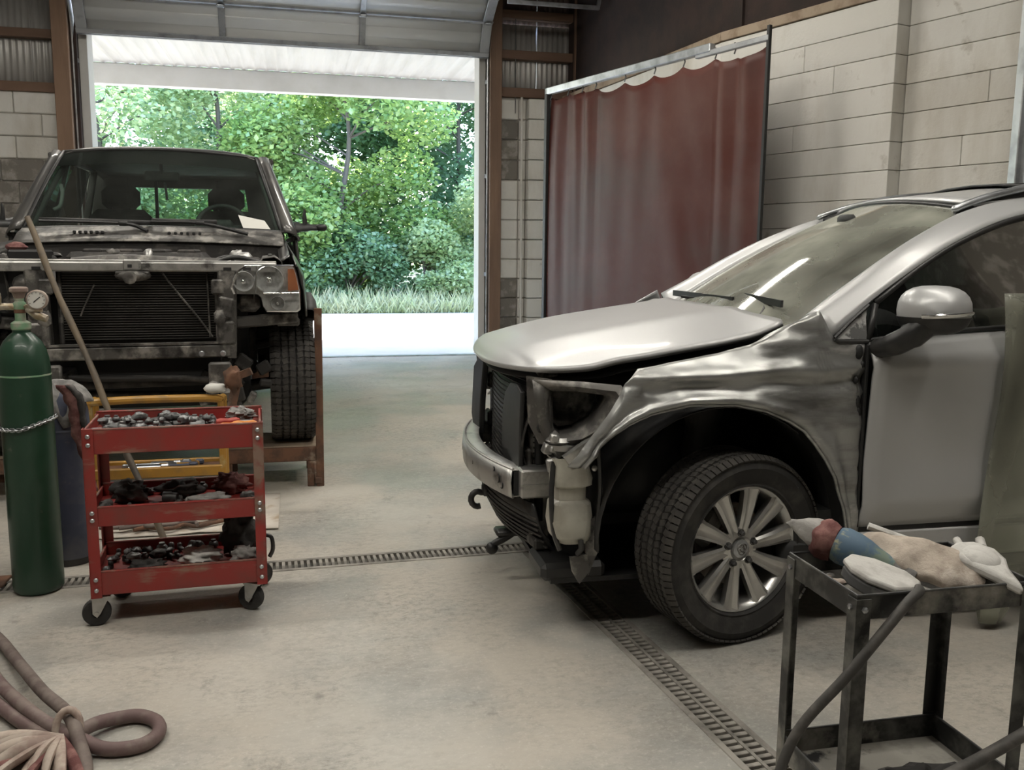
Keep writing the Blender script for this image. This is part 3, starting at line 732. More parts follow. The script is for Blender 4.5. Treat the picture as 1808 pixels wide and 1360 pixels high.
# ================================================================== WHEELS (shared by both vehicles)
def make_wheel(parent, M, Rt, Wd, Rr, name='wheel', spokes=10, rimm='wheel_silver', nuts=5, grooves=4, lugs=84, seed=1, fancy=True):
    """axis along local -y = outer face; M places it in the parent's space"""
    h = Wd/2
    def put(mb): return mb.xf(M)
    # rim barrel (the wheel itself)
    rb = MB()
    rb.lathe([(Rr*.985, h*.82), (Rr*.93, h*.78), (Rr*.88, 0), (Rr*.90, -h*.45), (Rr*.955, -h*.74), (Rr*1.0, -h*.80), (Rr*1.03, -h*.74), (Rr*1.03, h*.82)], n=64, ring=True)
    w = put(rb).build(name, rimm, parent, smooth=40)
    # tyre carcass
    t = MB(); a = Rr*1.0
    prof = [(a, h*.70), (a+.012, h*.86), (lerp(a, Rt, .35), h*1.0), (lerp(a, Rt, .65), h*1.02), (Rt*.965, h*.93), (Rt*.985, h*.86)]
    g = .010; edges = []
    n = grooves; span = h*1.62; gw = .012; lw = (span-n*gw)/(n+1); y = span/2
    for i in range(n+1):
        crown = lambda yy: Rt-.010*(yy/h)**2
        edges += [(crown(y), y), (crown(y-lw), y-lw)]; y -= lw
        if i < n: edges += [(Rt-g-.004, y-.001), (Rt-g-.004, y-gw+.001)]; y -= gw
    prof += edges
    prof += [(Rt*.985, -h*.86), (Rt*.965, -h*.93), (Rt*.945, -h*.965), (lerp(a, Rt, .66), -h*1.02), (lerp(a, Rt, .63), -h*1.035), (lerp(a, Rt, .60), -h*1.02), (lerp(a, Rt, .35), -h*1.0), (lerp(a, Rt, .14), -h*.90), (lerp(a, Rt, .08), -h*.93), (a+.006, -h*.84), (a, -h*.70)]
    t.lathe(prof, n=96)
    ti = put(t).build('tire', 'rubber', w, smooth=30)
    # tread blocks: shoulder lugs and sipes standing proud
    tb = MB()
    for k in range(lugs):
        an = 2*PI*k/lugs
        for sd in (-1, 1):
            c = Vector((math.cos(an)*(Rt*.982), sd*h*.905, math.sin(an)*(Rt*.982)))
            rx = Vector((-math.sin(an), 0, math.cos(an))); rad = Vector((math.cos(an), sd*-.55*-1, math.sin(an))).normalized(); yy = rad.cross(rx)
            tb.box(c, (2*PI*Rt/lugs*.80, .034, .008), Matrix((rx, yy, rad)).transposed())
        for i in range(n+1):
            yb = span/2-i*(lw+gw)-lw/2
            c = Vector((math.cos(an)*(Rt-.001), yb, math.sin(an)*(Rt-.001)))
            rx = Vector((-math.sin(an), 0, math.cos(an))); rad = Vector((math.cos(an), 0, math.sin(an)))
            sl = (.35 if i % 2 else -.35)
            yy = (Vector((0, 1, 0))+rx*sl).normalized(); r2 = yy.cross(rad) if yy.cross(rad).dot(rx) > 0 else rad.cross(yy)
            tb.box(c, (2*PI*Rt/lugs*.86, lw*.97, .006), Matrix((r2.normalized(), yy, rad)).transposed())
    o = put(tb).build('tread', 'tread', w, smooth=0); o['kind'] = 'stuff'
    # brake disc behind the spokes
    bd = MB(); bd.lathe([(0, .03), (Rr*.66, .03), (Rr*.66, .0), (Rr*.30, .0), (Rr*.28, -.03), (0, -.03)], n=40)
    put(bd).build('brake_disc', 'disc_metal', w)
    ca = MB(); ca.box((Rr*.56*math.cos(2.5), .01, Rr*.56*math.sin(2.5)), (.10, .09, .16), Matrix.Rotation(-2.5, 3, 'Y'), .02)
    put(ca).build('brake_caliper', 'grime_lt', w)
    # hub
    hb = MB(); f0 = -h*.56
    hb.lathe([(0, f0+.03), (Rr*.34, f0+.03), (Rr*.36, f0+.02), (Rr*.34, f0-.004), (Rr*.20, f0-.012), (Rr*.17, f0-.004), (0, f0-.004)], n=40)
    put(hb).build('hub', rimm, w, smooth=50)
    cc = MB(); cc.lathe([(Rr*.145, f0), (Rr*.145, f0-.016), (Rr*.12, f0-.020), (0, f0-.020)], n=30)
    cap = put(cc).build('center_cap', 'galv', w, smooth=50)
    if fancy:
        em = MB()
        for k in range(3):
            an = k*2*PI/3+.5; em.lathe([(Rr*.05, f0-.020), (Rr*.062, f0-.024), (Rr*.074, f0-.020)], c=(math.cos(an)*Rr*.03, 0, math.sin(an)*Rr*.03), n=16)
        put(em).build('emblem', 'grime_lt', cap)
    for k in range(nuts):
        an = 2*PI*k/nuts+.35
        nm = MB(); c = (math.cos(an)*Rr*.255, 0, math.sin(an)*Rr*.255)
        nm.lathe([(Rr*.062, f0-.006), (Rr*.062, f0-.012), (Rr*.05, f0-.012)], c=c, n=16)
        nm.lathe([(.0105, f0), (.0105, f0-.026), (.007, f0-.030), (0, f0-.030)], c=c, n=6)
        put(nm).build('lug_nut', 'dark_steel', w, smooth=20)
    for k in range(spokes):
        an = 2*PI*k/spokes+.12; rows = []
        ca_, sa_ = math.cos(an), math.sin(an)
        for q in range(9):
            u = q/8; r = lerp(Rr*.24, Rr*.965, u); wd = lerp(.021, .037, u**1.2)*(Rr/.245)*(1 if u < .95 else 1.15)
            yt = f0-.010-.006*math.sin(PI*u)+(-h*.80-f0+.012)*u**2.2; dp = .035
            tw = .10*u
            row = []
            for (sx, sy) in ((-1, dp), (-1, .008), (-.62, 0), (-.1, .006), (.1, .006), (.62, 0), (1, .008), (1, dp)):
                tx = sx*wd+tw*Rr*.35*u
                row.append(Vector((ca_*r-sa_*tx, yt+sy, sa_*r+ca_*tx)))
            rows.append(row)
        sp = MB(); sp.grid(rows); put(sp).build('spoke', rimm, w, smooth=30)
    return w

# ================================================================== SILVER CROSSOVER
SUV = thing('sport_utility_car', 'silver crossover car with stripped front end and sanded front fender', 'car', (1.68, 3.12, 0), R(-2.0))
SO = Matrix.Translation((1.68, 3.12, 0))           # parts are laid out in un-turned shop coordinates
YC = 4.06
def sp(mb, name, m_, parent=SUV, **kw): return mb.build(name, m_, parent, world=SO, **kw)
def my(y): return 2*YC-y
def mirror(mb):
    q = MB(); q.v = [Vector((p.x, my(p.y), p.z)) for p in mb.v]; q.f = [f[::-1] for f in mb.f]; return q

# --- hood
EDGE = [(.90, 1.072), (1.0, 1.072), (1.118, 1.082), (1.209, 1.112), (1.414, 1.149), (1.653, 1.185), (1.8, 1.215), (1.90, 1.262)]
CEN = [(.80, 1.045), (.83, 1.085), (.90, 1.125), (1.0, 1.155), (1.15, 1.187), (1.3, 1.212), (1.6, 1.258), (1.95, 1.305)]
rows = []; nu = 26; nsx = 22
for i in range(nsx+1):
    s = i/nsx; row = []
    for j in range(nu+1):
        u = -1+2*j/nu; xf_ = .80+.115*u*u; xr_ = 1.84+.075*u*u
        s2 = s**1.35; x = lerp(xf_, xr_, s2); hw = lerp(.66, .79, min(1, s2*2.4)) if s2 < .42 else lerp(.79, .775, (s2-.42)/.58)
        zc_ = interp(CEN, lerp(.80, x, 1) if True else x); ze = interp(EDGE, x)
        a = abs(u)**2.6
        z = lerp(zc_, ze, a)
        if s2 < .03: z = lerp(1.045+.028*u*u, z, s2/.03)
        z += .010*math.exp(-((abs(u)-.52)/.10)**2)*min(1, s2*4)
        row.append((x, YC+u*hw, z))
    rows.append(row)
hd = sp(MB().grid(rows), 'hood', 'silver', smooth=180, solid=.022, sub=1, off=-1)
ins = [[(p[0]+.04, YC+(p[1]-YC)*.93, p[2]-.035) for p in r] for r in rows]
sp(MB().grid(ins), 'hood_liner', 'black', hd, smooth=180, solid=.01)

# --- front fender, dented and sanded
OUT = [(.987, .74), (1.093, .891), (1.174, 1.017), (1.193, 1.063), (1.243, 1.112), (1.401, 1.135), (1.585, 1.160), (1.725, 1.193), (1.864, 1.272), (1.983, 1.330), (2.034, 1.228), (2.165, 1.205), (2.172, .989), (2.180, .758), (2.195, .44)]
ARC = [(1.046, .742), (1.093, .82), (1.15, .878), (1.20, .912), (1.286, .948), (1.444, .978), (1.631, .974), (1.75, .950), (1.85, .908), (1.92, .865), (1.97, .81), (2.02, .745), (2.06, .67), (2.10, .58), (2.135, .44)]
def fender_rows(noisy=True):
    n = 84; O = []; A = []; P = len(OUT)-1
    for i in range(n+1):
        q = i/n*P; k = min(P-1, int(q)); t = q-k
        O.append((lerp(OUT[k][0], OUT[k+1][0], t), lerp(OUT[k][1], OUT[k+1][1], t)))
        A.append((lerp(ARC[k][0], ARC[k+1][0], t), lerp(ARC[k][1], ARC[k+1][1], t)))
    rows = []
    m_ = 22
    for i in range(n+1):
        f = i/n; row = []
        topw = math.exp(-((f-.48)/.17)**2)
        for j in range(m_+1):
            t = j/m_; x = lerp(O[i][0], A[i][0], t); z = lerp(O[i][1], A[i][1], t)
            y = 3.135+.085*topw*(1-t)**2.2-.022*math.sin(PI*t)-.030*math.exp(-((t-.93)/.12)**2)
            if x < 1.25: y += .35*(1.25-x)**1.6
            if t > .86: y += -.004
            y += -.014*math.exp(-((z-(1.085+.03*(x-1.3)))/.022)**2)+.016*math.exp(-((z-(1.035+.03*(x-1.3)))/.025)**2)*(1 if x > 1.25 else 0)
            if noisy:
                y += .014*noise.noise(Vector((x*4, z*17, 1.)))+.007*noise.noise(Vector((x*12, z*30, 4.)))
                y += .0035*noise.noise(Vector((x*40, z*46, 7.)))*topw
            row.append((x, y, z))
        rows.append(row)
    return rows
FR = fender_rows()
fmb = MB().grid(FR)
fen = sp(fmb, 'front_fender', 'sanded', smooth=180, solid=.006)
sp(MB().tube([(r[-1][0], r[-1][1]+.004, r[-1][2]) for r in FR], .0085, 8), 'arch_lip', 'sanded', fen, smooth=180)
fl_ = MB().grid([[r[-1] for r in FR], [(r[-1][0], 3.22, r[-1][2]-.005) for r in FR]])
sp(fl_, 'arch_flange', 'black', fen, smooth=180)
sp(mirror(MB().grid(fender_rows(False))), 'front_fender', 'silver', smooth=180, solid=.006)
# primer marks along the door edge
for k, z in enumerate((.62, .70, .80, .93, .97, 1.06, 1.12, 1.17)):
    ed = MB(); ed.ball((2.145+.012*math.sin(k*2.3), 3.128, z), (.016+.006*math.sin(k), .012, .022+.010*math.cos(k*1.7)), 8, 6)
    sp(ed, 'bare_spot', 'black', fen, smooth=180)
sp(MB().b2(2.168, 2.182, 3.115, 3.20, .46, 1.20, .003), 'door_gap', 'black')

# --- wheel houses
def liner(x0, sgn):
    mb = MB(); pts = []
    for k in range(25):
        a = PI*1.04*k/24-.04*PI/2; pts.append((x0-.51*math.cos(a), .42+.53*math.sin(a)))
    ya = 3.20 if sgn > 0 else my(3.20); yb_ = 3.72 if sgn > 0 else my(3.72)
    mb.grid([[(x, ya, z) for x, z in pts], [(x, (ya+yb_)/2, z+.01*math.sin(k_*2)) for k_, (x, z) in enumerate(pts)], [(x, yb_, z) for x, z in pts]])
    mb.add([(x, yb_, z) for x, z in pts], [tuple(range(len(pts)))])
    return mb
sp(liner(1.63, 1), 'wheel_house', 'black_plastic', smooth=60, solid=.004)
sp(liner(1.63, -1), 'wheel_house', 'black_plastic', smooth=60, solid=.004)
sm = MB(); sm.tube([(1.68, 3.50, .40), (1.70, 3.62, 1.0)], [.05, .035], 10); sm.lathe([(.075, 0), (.09, .1), (.075, .2), (.09, .3), (.075, .4)], (1.70, 3.58, .60), 'z', 16)
sp(sm, 'strut', 'grime', smooth=60)
sp(MB().tube([(1.45, 3.9, .28), (1.62, 3.55, .27), (1.68, 3.35, .28)], .03, 8), 'control_arm', 'grime')
# lower engine mass so the wheel house is not see-through
mm = MB(); mm.b2(1.05, 2.0, 3.74, my(3.74), .28, 1.05, .05); sp(mm, 'engine', 'black', smooth=40)
sp(MB().b2(1.9, 5.0, 3.2, my(3.2), .22, .42, .05), 'underbody', 'black', smooth=40)

# --- wheels
def wm(x, y, steer, z=.388): return Matrix.Translation((x-1.68, y-3.12, z)) @ Matrix.Rotation(steer, 4, 'Z')
make_wheel(SUV, wm(1.685, 3.245, R(14), .382), .382, .235, .256)
make_wheel(SUV, wm(1.665, my(3.255), R(180+14)), .388, .235, .258, fancy=False)
make_wheel(SUV, wm(4.33, 3.26, 0), .388, .235, .258, fancy=False)
make_wheel(SUV, wm(4.33, my(3.26), R(180)), .388, .235, .258, fancy=False)

# --- front door, rear door, rear quarter
BELT = [(2.0, 1.215), (2.17, 1.212), (2.36, 1.232), (2.62, 1.248), (2.92, 1.266), (3.5, 1.29), (4.4, 1.33), (5.2, 1.36)]
YP = [(.40, 3.165), (.47, 3.128), (.50, 3.108), (.56, 3.100), (.72, 3.112), (.95, 3.098), (1.10, 3.090), (1.122, 3.080), (1.135, 3.092), (1.20, 3.128), (1.30, 3.165)]
def door_panel(x0, x1, zlo=.455):
    rows = []
    for i in range(15):
        x = lerp(x0, x1, i/14); zt = interp(BELT, x)-.008; row = []
        for j in range(25):
            z = lerp(zlo+ (.0 if x < 3.9 else 0), zt, j/24); cz = z-.045*max(0, (x-2.2))*(1 if z > 1. else .3)
            y = interp(YP, cz)
            y += .010*math.exp(-((z-(.505+.03*(x-2.2)))/.02)**2)
            if z > zt-.02: y += .006
            row.append((x, y, z))
        rows.append(row)
    return MB().grid(rows)
fd = sp(door_panel(2.186, 3.24), 'front_door', 'silver', smooth=180, solid=.01, off=1)
sp(mirror(door_panel(2.186, 3.24)), 'front_door', 'silver', smooth=180, solid=.01)
for mir in (0, 1):
    rd = door_panel(3.252, 3.90); q4 = MB()
    pts = [(3.91, .46)]
    qrows = []
    for i in range(25):
        x = lerp(3.91, 5.18, i/24); zt = interp(BELT, x)-.008; dx = x-4.33
        zl = .46 if abs(dx) > .47 else .42+math.sqrt(max(0, .47**2-dx*dx))
        zl = max(zl, .46); qrows.append([(x, interp(YP, lerp(zl, zt, j/14))+max(0, x-4.7)**2*.4, lerp(zl, zt, j/14)) for j in range(15)])
    q4.grid(qrows)
    sp(mirror(rd) if mir else rd, 'rear_door', 'silver', smooth=180, solid=.01); sp(mirror(q4) if mir else q4, 'quarter_panel', 'silver', smooth=180, solid=.01)
    lw_ = liner(4.33, -1 if mir else 1); sp(lw_, 'wheel_house', 'black_plastic', smooth=60, solid=.004)
tg = MB(); tg.grid([[(5.20, YC+u*.80, .45), (5.26, YC+u*.82, .8), (5.24, YC+u*.80, 1.3), (5.05, YC+u*.66, 1.74)] for u in (-1, -.6, 0, .6, 1)])
sp(tg, 'tailgate', 'silver', smooth=60, solid=.02)
for mir in (0, 1):
    rk = MB(); rk.b2(2.16, 3.92, 3.135, 3.22, .30, .445, .02); sp(mirror(rk) if mir else rk, 'rocker_panel', 'silver', smooth=40)
    r2 = MB(); r2.b2(2.2, 3.9, 3.15, 3.24, .24, .31, .015); sp(mirror(r2) if mir else r2, 'sill_trim', 'black_plastic', smooth=40)
    r3 = MB(); r3.b2(2.186, 3.9, 3.14, 3.2, .435, .462); sp(mirror(r3) if mir else r3, 'sill_gap', 'black', smooth=0)

# --- windshield, pillars, roof
def WS(u, t):
    xb, zb = 1.835+.135*u*u, 1.270-.035*u*u; xt, zt = 2.80+.085*u*u, 1.795-.055*u*u
    hb, ht = .69, .565
    b_ = .030*math.sin(PI*t)
    return Vector((lerp(xb, xt, t)-b_*.6, YC+u*lerp(hb, ht, t), lerp(zb, zt, t)+b_))
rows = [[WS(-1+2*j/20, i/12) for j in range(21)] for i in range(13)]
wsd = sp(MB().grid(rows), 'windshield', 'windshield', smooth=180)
bd = MB().tube([WS(-1+2*j/20, 1.0)+Vector((.005, 0, .002)) for j in range(21)], .012, 6)
sp(bd, 'windshield_seal', 'black_plastic', wsd, smooth=180)
# shaded band along the top of the glass
rows = [[WS(-1+2*j/20, .90+.10*i/3)-Vector((-.004, 0, .006)) for j in range(21)] for i in range(4)]
sp(MB().grid(rows), 'frit_band', 'black', wsd, smooth=180)
PO = [(2.034, 3.150, 1.228), (2.225, 3.185, 1.372), (2.45, 3.225, 1.508), (2.66, 3.262, 1.615), (2.93, 3.30, 1.710), (3.3, 3.325, 1.765), (3.9, 3.345, 1.775), (4.6, 3.40, 1.74), (5.05, 3.45, 1.68)]
PT = [(1.985, 3.215, 1.328), (2.12, 3.255, 1.40), (2.32, 3.31, 1.52), (2.53, 3.37, 1.63), (2.80, 3.44, 1.735), (3.1, 3.47, 1.79), (3.8, 3.49, 1.825), (4.6, 3.52, 1.79), (5.05, 3.55, 1.72)]
PI_ = [WS(-1, .0), WS(-1, .22), WS(-1, .48), WS(-1, .74), WS(-1, 1.0), Vector((3.2, 3.53, 1.80)), Vector((3.8, 3.54, 1.84)), Vector((4.6, 3.56, 1.81)), Vector((5.05, 3.6, 1.73))]
def band():
    a = spline(PO, 5); b_ = spline(PT, 5); c = spline(PI_, 5); rows = []
    for p, q, r in zip(a, b_, c):
        row = []
        for k in range(9):
            t = k/8; row.append(p*(1-t)**2+q*2*t*(1-t)*1.0+r*t*t if False else (p.lerp(q, t*2) if t < .5 else q.lerp(r, t*2-1)))
        # soften the corner
        for _ in range(2): row = [row[0]]+[(row[k-1]+row[k]*2+row[k+1])/4 for k in range(1, 8)]+[row[8]]
        rows.append(row)
    return rows
BR = band()
pil = sp(MB().grid(BR), 'pillar_and_roof_side', 'silver', smooth=180, solid=.012, label='silver windscreen pillar running into the roof side')
sp(mirror(MB().grid(BR)), 'pillar_and_roof_side', 'silver', smooth=180, solid=.012)
rows = []
for i in range(15):
    t = i/14; row = []
    for j in range(21):
        u = -1+2*j/20
        x0 = 2.81+.085*u*u; x = lerp(x0, 5.08, t)
        zc_ = interp([(2.7, 1.795), (2.9, 1.822), (3.3, 1.868), (3.8, 1.892), (4.4, 1.86), (5.1, 1.77)], x)
        hw = interp([(2.7, .56), (3.2, .545), (5.1, .50)], x)
        row.append((x, YC+u*hw, zc_-.055*u*u))
    rows.append(row)
sp(MB().grid(rows), 'roof', 'silver', smooth=180, solid=.015)
sr = MB(); sr.grid([[(lerp(3.30, 3.95, i/8), YC+u*.36, 1.893-.055*(u*.36/.55)**2+.012*math.sin(PI*i/8)) for u in (-1, -.5, 0, .5, 1)] for i in range(9)])
sp(sr, 'sunroof', 'black_plastic', smooth=180, solid=.01)
for mir in (0, 1):
    pts = spline([(2.78, 3.50, 1.742), (2.86, 3.50, 1.772), (3.02, 3.51, 1.818), (3.3, 3.52, 1.868), (3.9, 3.53, 1.905), (4.5, 3.55, 1.875), (4.85, 3.58, 1.80), (4.92, 3.58, 1.775)], 6)
    mb = MB().tube(pts, [.008]+[.017]*(len(pts)-2)+[.008], 10, rz=.8); sp(mirror(mb) if mir else mb, 'roof_rail', 'galv', smooth=180)
    dm = MB().tube([Vector(p)+Vector((0, .02, -.03)) for p in pts[3:-2]], .016, 6); sp(mirror(dm) if mir else dm, 'roof_rail_gasket', 'black_plastic', smooth=180)

# --- side glass, frames, sail panel
for mir in (0, 1):
    top = spline([(2.235, 3.192, 1.350), (2.45, 3.232, 1.488), (2.66, 3.268, 1.595), (2.93, 3.305, 1.690), (3.24, 3.325, 1.742)], 5)
    bot = [Vector((p.x, 3.150, interp(BELT, p.x))) for p in top]
    g_ = MB().grid([[b_.lerp(t, k/4) for k in range(5)] for t, b_ in zip(top, bot)])
    sp(mirror(g_) if mir else g_, 'side_glass', 'side_glass', smooth=180)
    fr_ = MB().tube([Vector(p)+Vector((0, -.004, .008)) for p in top], .013, 8)
    fr_.tube([(2.186, 3.142, 1.214)]+[(x, 3.142, interp(BELT, x)+.004) for x in (2.4, 2.7, 3.0, 3.24)], .009, 8)
    fr_.tube([(2.188, 3.146, 1.215), (2.236, 3.188, 1.352)], .014, 8)
    sp(mirror(fr_) if mir else fr_, 'window_frame', 'black_plastic', smooth=180)
    t2 = spline([(3.26, 3.325, 1.745), (3.7, 3.34, 1.755), (4.3, 3.37, 1.735), (4.75, 3.41, 1.66)], 5)
    g2 = MB().grid([[Vector((p.x, 3.155, interp(BELT, p.x))).lerp(p, k/4) for k in range(5)] for p in t2])
    sp(mirror(g2) if mir else g2, 'rear_side_glass', 'side_glass', smooth=180)
    bp = MB().bar((3.235, 3.15, 1.27), (3.235, 3.32, 1.75), .05, .03); sp(mirror(bp) if mir else bp, 'center_pillar', 'black_plastic')
    sl = MB().prism([(2.045, 3.140, 1.222), (2.180, 3.140, 1.218), (2.188, 3.17, 1.300), (2.20, 3.182, 1.345)], (0, .014, 0))
    sl2 = sp(mirror(sl) if mir else sl, 'sail_panel', 'primer', smooth=0)
    ft = MB().tube([(2.035, 3.132, 1.222), (2.05, 3.132, 1.212), (2.18, 3.132, 1.210)], .009, 6); ft.tube([(2.036, 3.134, 1.226), (2.12, 3.155, 1.293), (2.20, 3.175, 1.35)], .007, 6)
    sp(mirror(ft) if mir else ft, 'sail_trim', 'black_plastic', sl2)

# --- door mirrors
for mir in (0, 1):
    mb = MB(); c = Vector((2.352, 2.985, 1.335)); rows = []
    for i in range(17):
        t = i/16; row = []
        for k in range(24):
            a = 2*PI*k/24; ca_, sa_ = math.cos(a), math.sin(a)
            # profile: front (towards -x) rounded, rear cut flat
            r = math.sin(PI*min(1, t*1.0))**.55 if t < .5 else (math.sin(PI*.5*(1-(t-.5)*1.1)))**.5 if False else math.sin(PI*t)**.42
            x = -.100+.200*t
            hz = .096*r*(1 if sa_ > 0 else .95); hy = .132*r
            px = math.copysign(abs(ca_)**.75, ca_)*hy; pz = math.copysign(abs(sa_)**.80, sa_)*hz
            row.append(c+Vector((x+.055*pz/.09*0, px, pz+.008*t)))
        rows.append(row)
    mb.grid(rows, True)
    # turn the housing so its long side lies along the car
    Mx = Matrix.Translation(c) @ Matrix.Rotation(R(62), 4, 'Z') @ Matrix.Scale(1.0, 4) @ Matrix.Translation(-c)
    mb.xf(Mx)
    mh = sp(mirror(mb) if mir else mb, 'mirror_housing', 'silver', smooth=180)
    lo_ = MB(); lo_.v = [Vector((c.x+(p.x-c.x)*1.008, c.y+(p.y-c.y)*1.008, min(p.z, c.z-.018))) for p in mb.v]; lo_.f = list(mb.f)
    for i_, p in enumerate(lo_.v):
        if p.z >= c.z-.0181: lo_.v[i_] = Vector((p.x, p.y, c.z-.018))
    sp(mirror(lo_) if mir else lo_, 'mirror_lower_shell', 'black_plastic', mh, smooth=50)
    ar = MB(); ar.tube(spline([(2.315, 2.985, 1.285), (2.275, 3.0, 1.245), (2.235, 3.05, 1.205), (2.225, 3.118, 1.185)], 4), [.062]*5+[.055]*4+[.05]*4, 12, rz=.8)
    sp(mirror(ar) if mir else ar, 'mirror_arm', 'black_plastic', mh, smooth=60)
    sg = MB(); 
    for (dx, dy, dz, w_) in ((.03, -.104, -.038, .05), (.085, -.072, -.032, .045)): pass
    pts = []
    for k in range(9):
        a = R(-150+k*12); pts.append((c.x+.128*math.cos(a)*1.0+.02, c.y+.112*math.sin(a), c.z-.014+.004*k*.4))
    sg.tube(pts, .006, 6, rz=1.6); sp(mirror(sg) if mir else sg, 'turn_signal', 'chrome', mh, smooth=60)

# --- wipers and cowl
cw = MB(); cw.grid([[(1.83+.075*u*u-.0, YC+u*.76, 1.235-.02*u*u), (1.95+.10*u*u, YC+u*.73, 1.225-.02*u*u)] for u in [-1+.2*k for k in range(11)]])
cow = sp(cw, 'cowl_panel', 'black_plastic', smooth=180, solid=.02)
for (pts) in ([(1.93, 3.72, 1.262), (1.945, 3.95, 1.315), (1.935, 4.45, 1.320)], [(1.93, 3.58, 1.262), (1.99, 3.64, 1.315), (2.0, 3.9, 1.345)]):
    wp = MB(); wp.tube(spline(pts, 4), .010, 6); q = spline(pts, 4); wp.bar(q[-4]+Vector((0, -.2, .012)), q[-1]+Vector((0, .12, .012)), .012, .03)
    sp(wp, 'wiper', 'black_plastic')

# --- interior
ds = MB(); ds.box((2.22, YC, 1.13), (.42, 1.36, .24), Matrix.Rotation(R(-8), 3, 'Y'), .05); sp(ds, 'dashboard', 'interior', smooth=40)
def seat(x, y, m_='interior'):
    s = MB(); s.box((x, y, .78), (.52, .50, .16), bev=.05); s.box((x+.30, y, 1.10), (.16, .48, .62), Matrix.Rotation(R(14), 3, 'Y'), .06); s.box((x+.40, y, 1.49), (.10, .27, .19), Matrix.Rotation(R(10), 3, 'Y'), .04)
    for d in (-.06, .06): s.tube([(x+.36, y+d, 1.35), (x+.395, y+d, 1.46)], .008, 6)
    return s
for y in (3.66, 4.46): sp(seat(2.72, y), 'seat', 'interior', smooth=40)
rb = MB(); rb.box((3.65, YC, .80), (.5, 1.2, .18), bev=.05); rb.box((3.92, YC, 1.12), (.18, 1.2, .62), bev=.05); sp(rb, 'rear_seat', 'interior', smooth=40)
sw = MB(); ring = [Vector((2.46, 3.66, 1.15))+Matrix.Rotation(R(-28), 3, 'Y')@Vector((0, .185*math.cos(2*PI*k/28), .185*math.sin(2*PI*k/28))) for k in range(28)]
sw.tube(ring, .016, 8, closed=True); sw.box((2.45, 3.66, 1.15), (.05, .16, .12), Matrix.Rotation(R(-28), 3, 'Y'), .02); sw.bar(ring[0], ring[14], .02, .03); sw.tube([(2.22, 3.66, 1.05), (2.45, 3.66, 1.15)], .035, 8)
sp(sw, 'steering_wheel', 'interior', smooth=60)
rm = MB(); rm.box((2.66, YC, 1.66), (.03, .24, .075), Matrix.Rotation(R(12), 3, 'Y'), .02); rm.tube([(2.60, YC, 1.72), (2.66, YC, 1.67)], .012, 6); rm.box((2.62, YC, 1.715), (.06, .10, .05), bev=.015)
sp(rm, 'rear_view_mirror', 'interior', smooth=60)
fbx = MB(); fbx.b2(2.05, 4.9, 3.24, my(3.24), .42, .50); sp(fbx, 'cabin_floor', 'interior', smooth=0)
for mir in (0, 1):
    dt = MB(); dt.b2(2.2, 4.9, 3.19, 3.23, .5, 1.215); sp(mirror(dt) if mir else dt, 'door_trim', 'interior', smooth=0)
hl = [[(p[0], p[1], p[2]-.03) for p in r] for r in rows] if False else None
hmb = MB(); hmb.grid([[(lerp(2.86+.085*u*u, 5.0, t), YC+u*.53, interp([(2.7, 1.76), (2.9, 1.78), (3.3, 1.81), (3.8, 1.835), (4.4, 1.81), (5.1, 1.73)], lerp(2.86, 5.0, t))-.055*u*u) for u in (-1, -.5, 0, .5, 1)] for t in (0, .25, .5, .75, 1)])
sp(hmb, 'headliner', 'interior_pale', smooth=180)

# --- stripped front end
# upper tie bar and headlight bucket
ub = MB(); ub.bar((.98, 3.45, 1.045), (.93, my(3.45), 1.045), .07, .035, bev=.008); sp(ub, 'radiator_support', 'grime_lt')
lb = MB(); lb.bar((.97, 3.5, .33), (.97, my(3.5), .33), .07, .05, bev=.01); sp(lb, 'lower_support', 'grime')
for s, y in ((1, 3.60), (-1, my(3.60))):
    c_ = MB(); c_.b2(.93, 1.02, y-.035, y+.035, .30, 1.05, .012)
    for z in (.52, .70, .90): c_.b2(.905, .935, y-.05, y+.05, z-.05, z+.03, .01)
    sp(c_, 'support_column', 'grime_lt')
# bucket frame around the headlight hole
bk = MB(); loop = [(.885, 1.052), (1.05, 1.052), (1.19, 1.048), (1.215, 1.015), (1.155, .880), (1.075, .815), (1.0, .790), (.94, .80), (.915, .86), (.895, .96)]
inn = [(.965, 1.005), (1.05, 1.012), (1.145, 1.005), (1.150, .985), (1.105, .895), (1.045, .845), (.995, .832), (.975, .85), (.96, .90), (.955, .96)]
yo = lambda x: 3.36-.18*max(0, x-.95)/.25
rows = [[(x, yo(x)-.005, z) for x, z in loop+loop[:1]], [(lerp(a, c, .5), yo(a)-.015, lerp(b_, d, .5)) for (a, b_), (c, d) in zip(loop+loop[:1], inn+inn[:1])], [(x, yo(x)+.01, z) for x, z in inn+inn[:1]], [(x+.03, yo(x)+.17, z) for x, z in inn+inn[:1]]]
sp(MB().grid(rows), 'headlight_bucket', 'grime_lt', smooth=45, solid=.004)
ib = MB(); ib.ball((1.09, 3.56, .93), (.12, .07, .12), 14, 10, amp=.15, fr=2, seed=3); ib.b2(.96, 1.22, 3.58, 3.62, .78, 1.04, .02)
sp(ib, 'inner_panel', 'grime_lt', smooth=60)
lm_ = MB(); lm_.prism([(.885, 3.47, 1.05), (.955, 3.355, 1.05), (.960, 3.35, .90), (.965, 3.35, .79), (.93, 3.42, .78), (.895, 3.47, .86)], (.012, .012, 0)); lmo = sp(lm_, 'lamp_mount', 'grime_lt', smooth=0)
for (x_, y_, z_, r_) in ((.918, 3.405, .99, .014), (.925, 3.40, .91, .011), (.93, 3.40, .85, .016)): sp(MB().ball((x_, y_, z_), (r_, r_*.8, r_*1.3), 10, 8), 'mount_hole', 'black', lmo, smooth=180)
mb = MB()
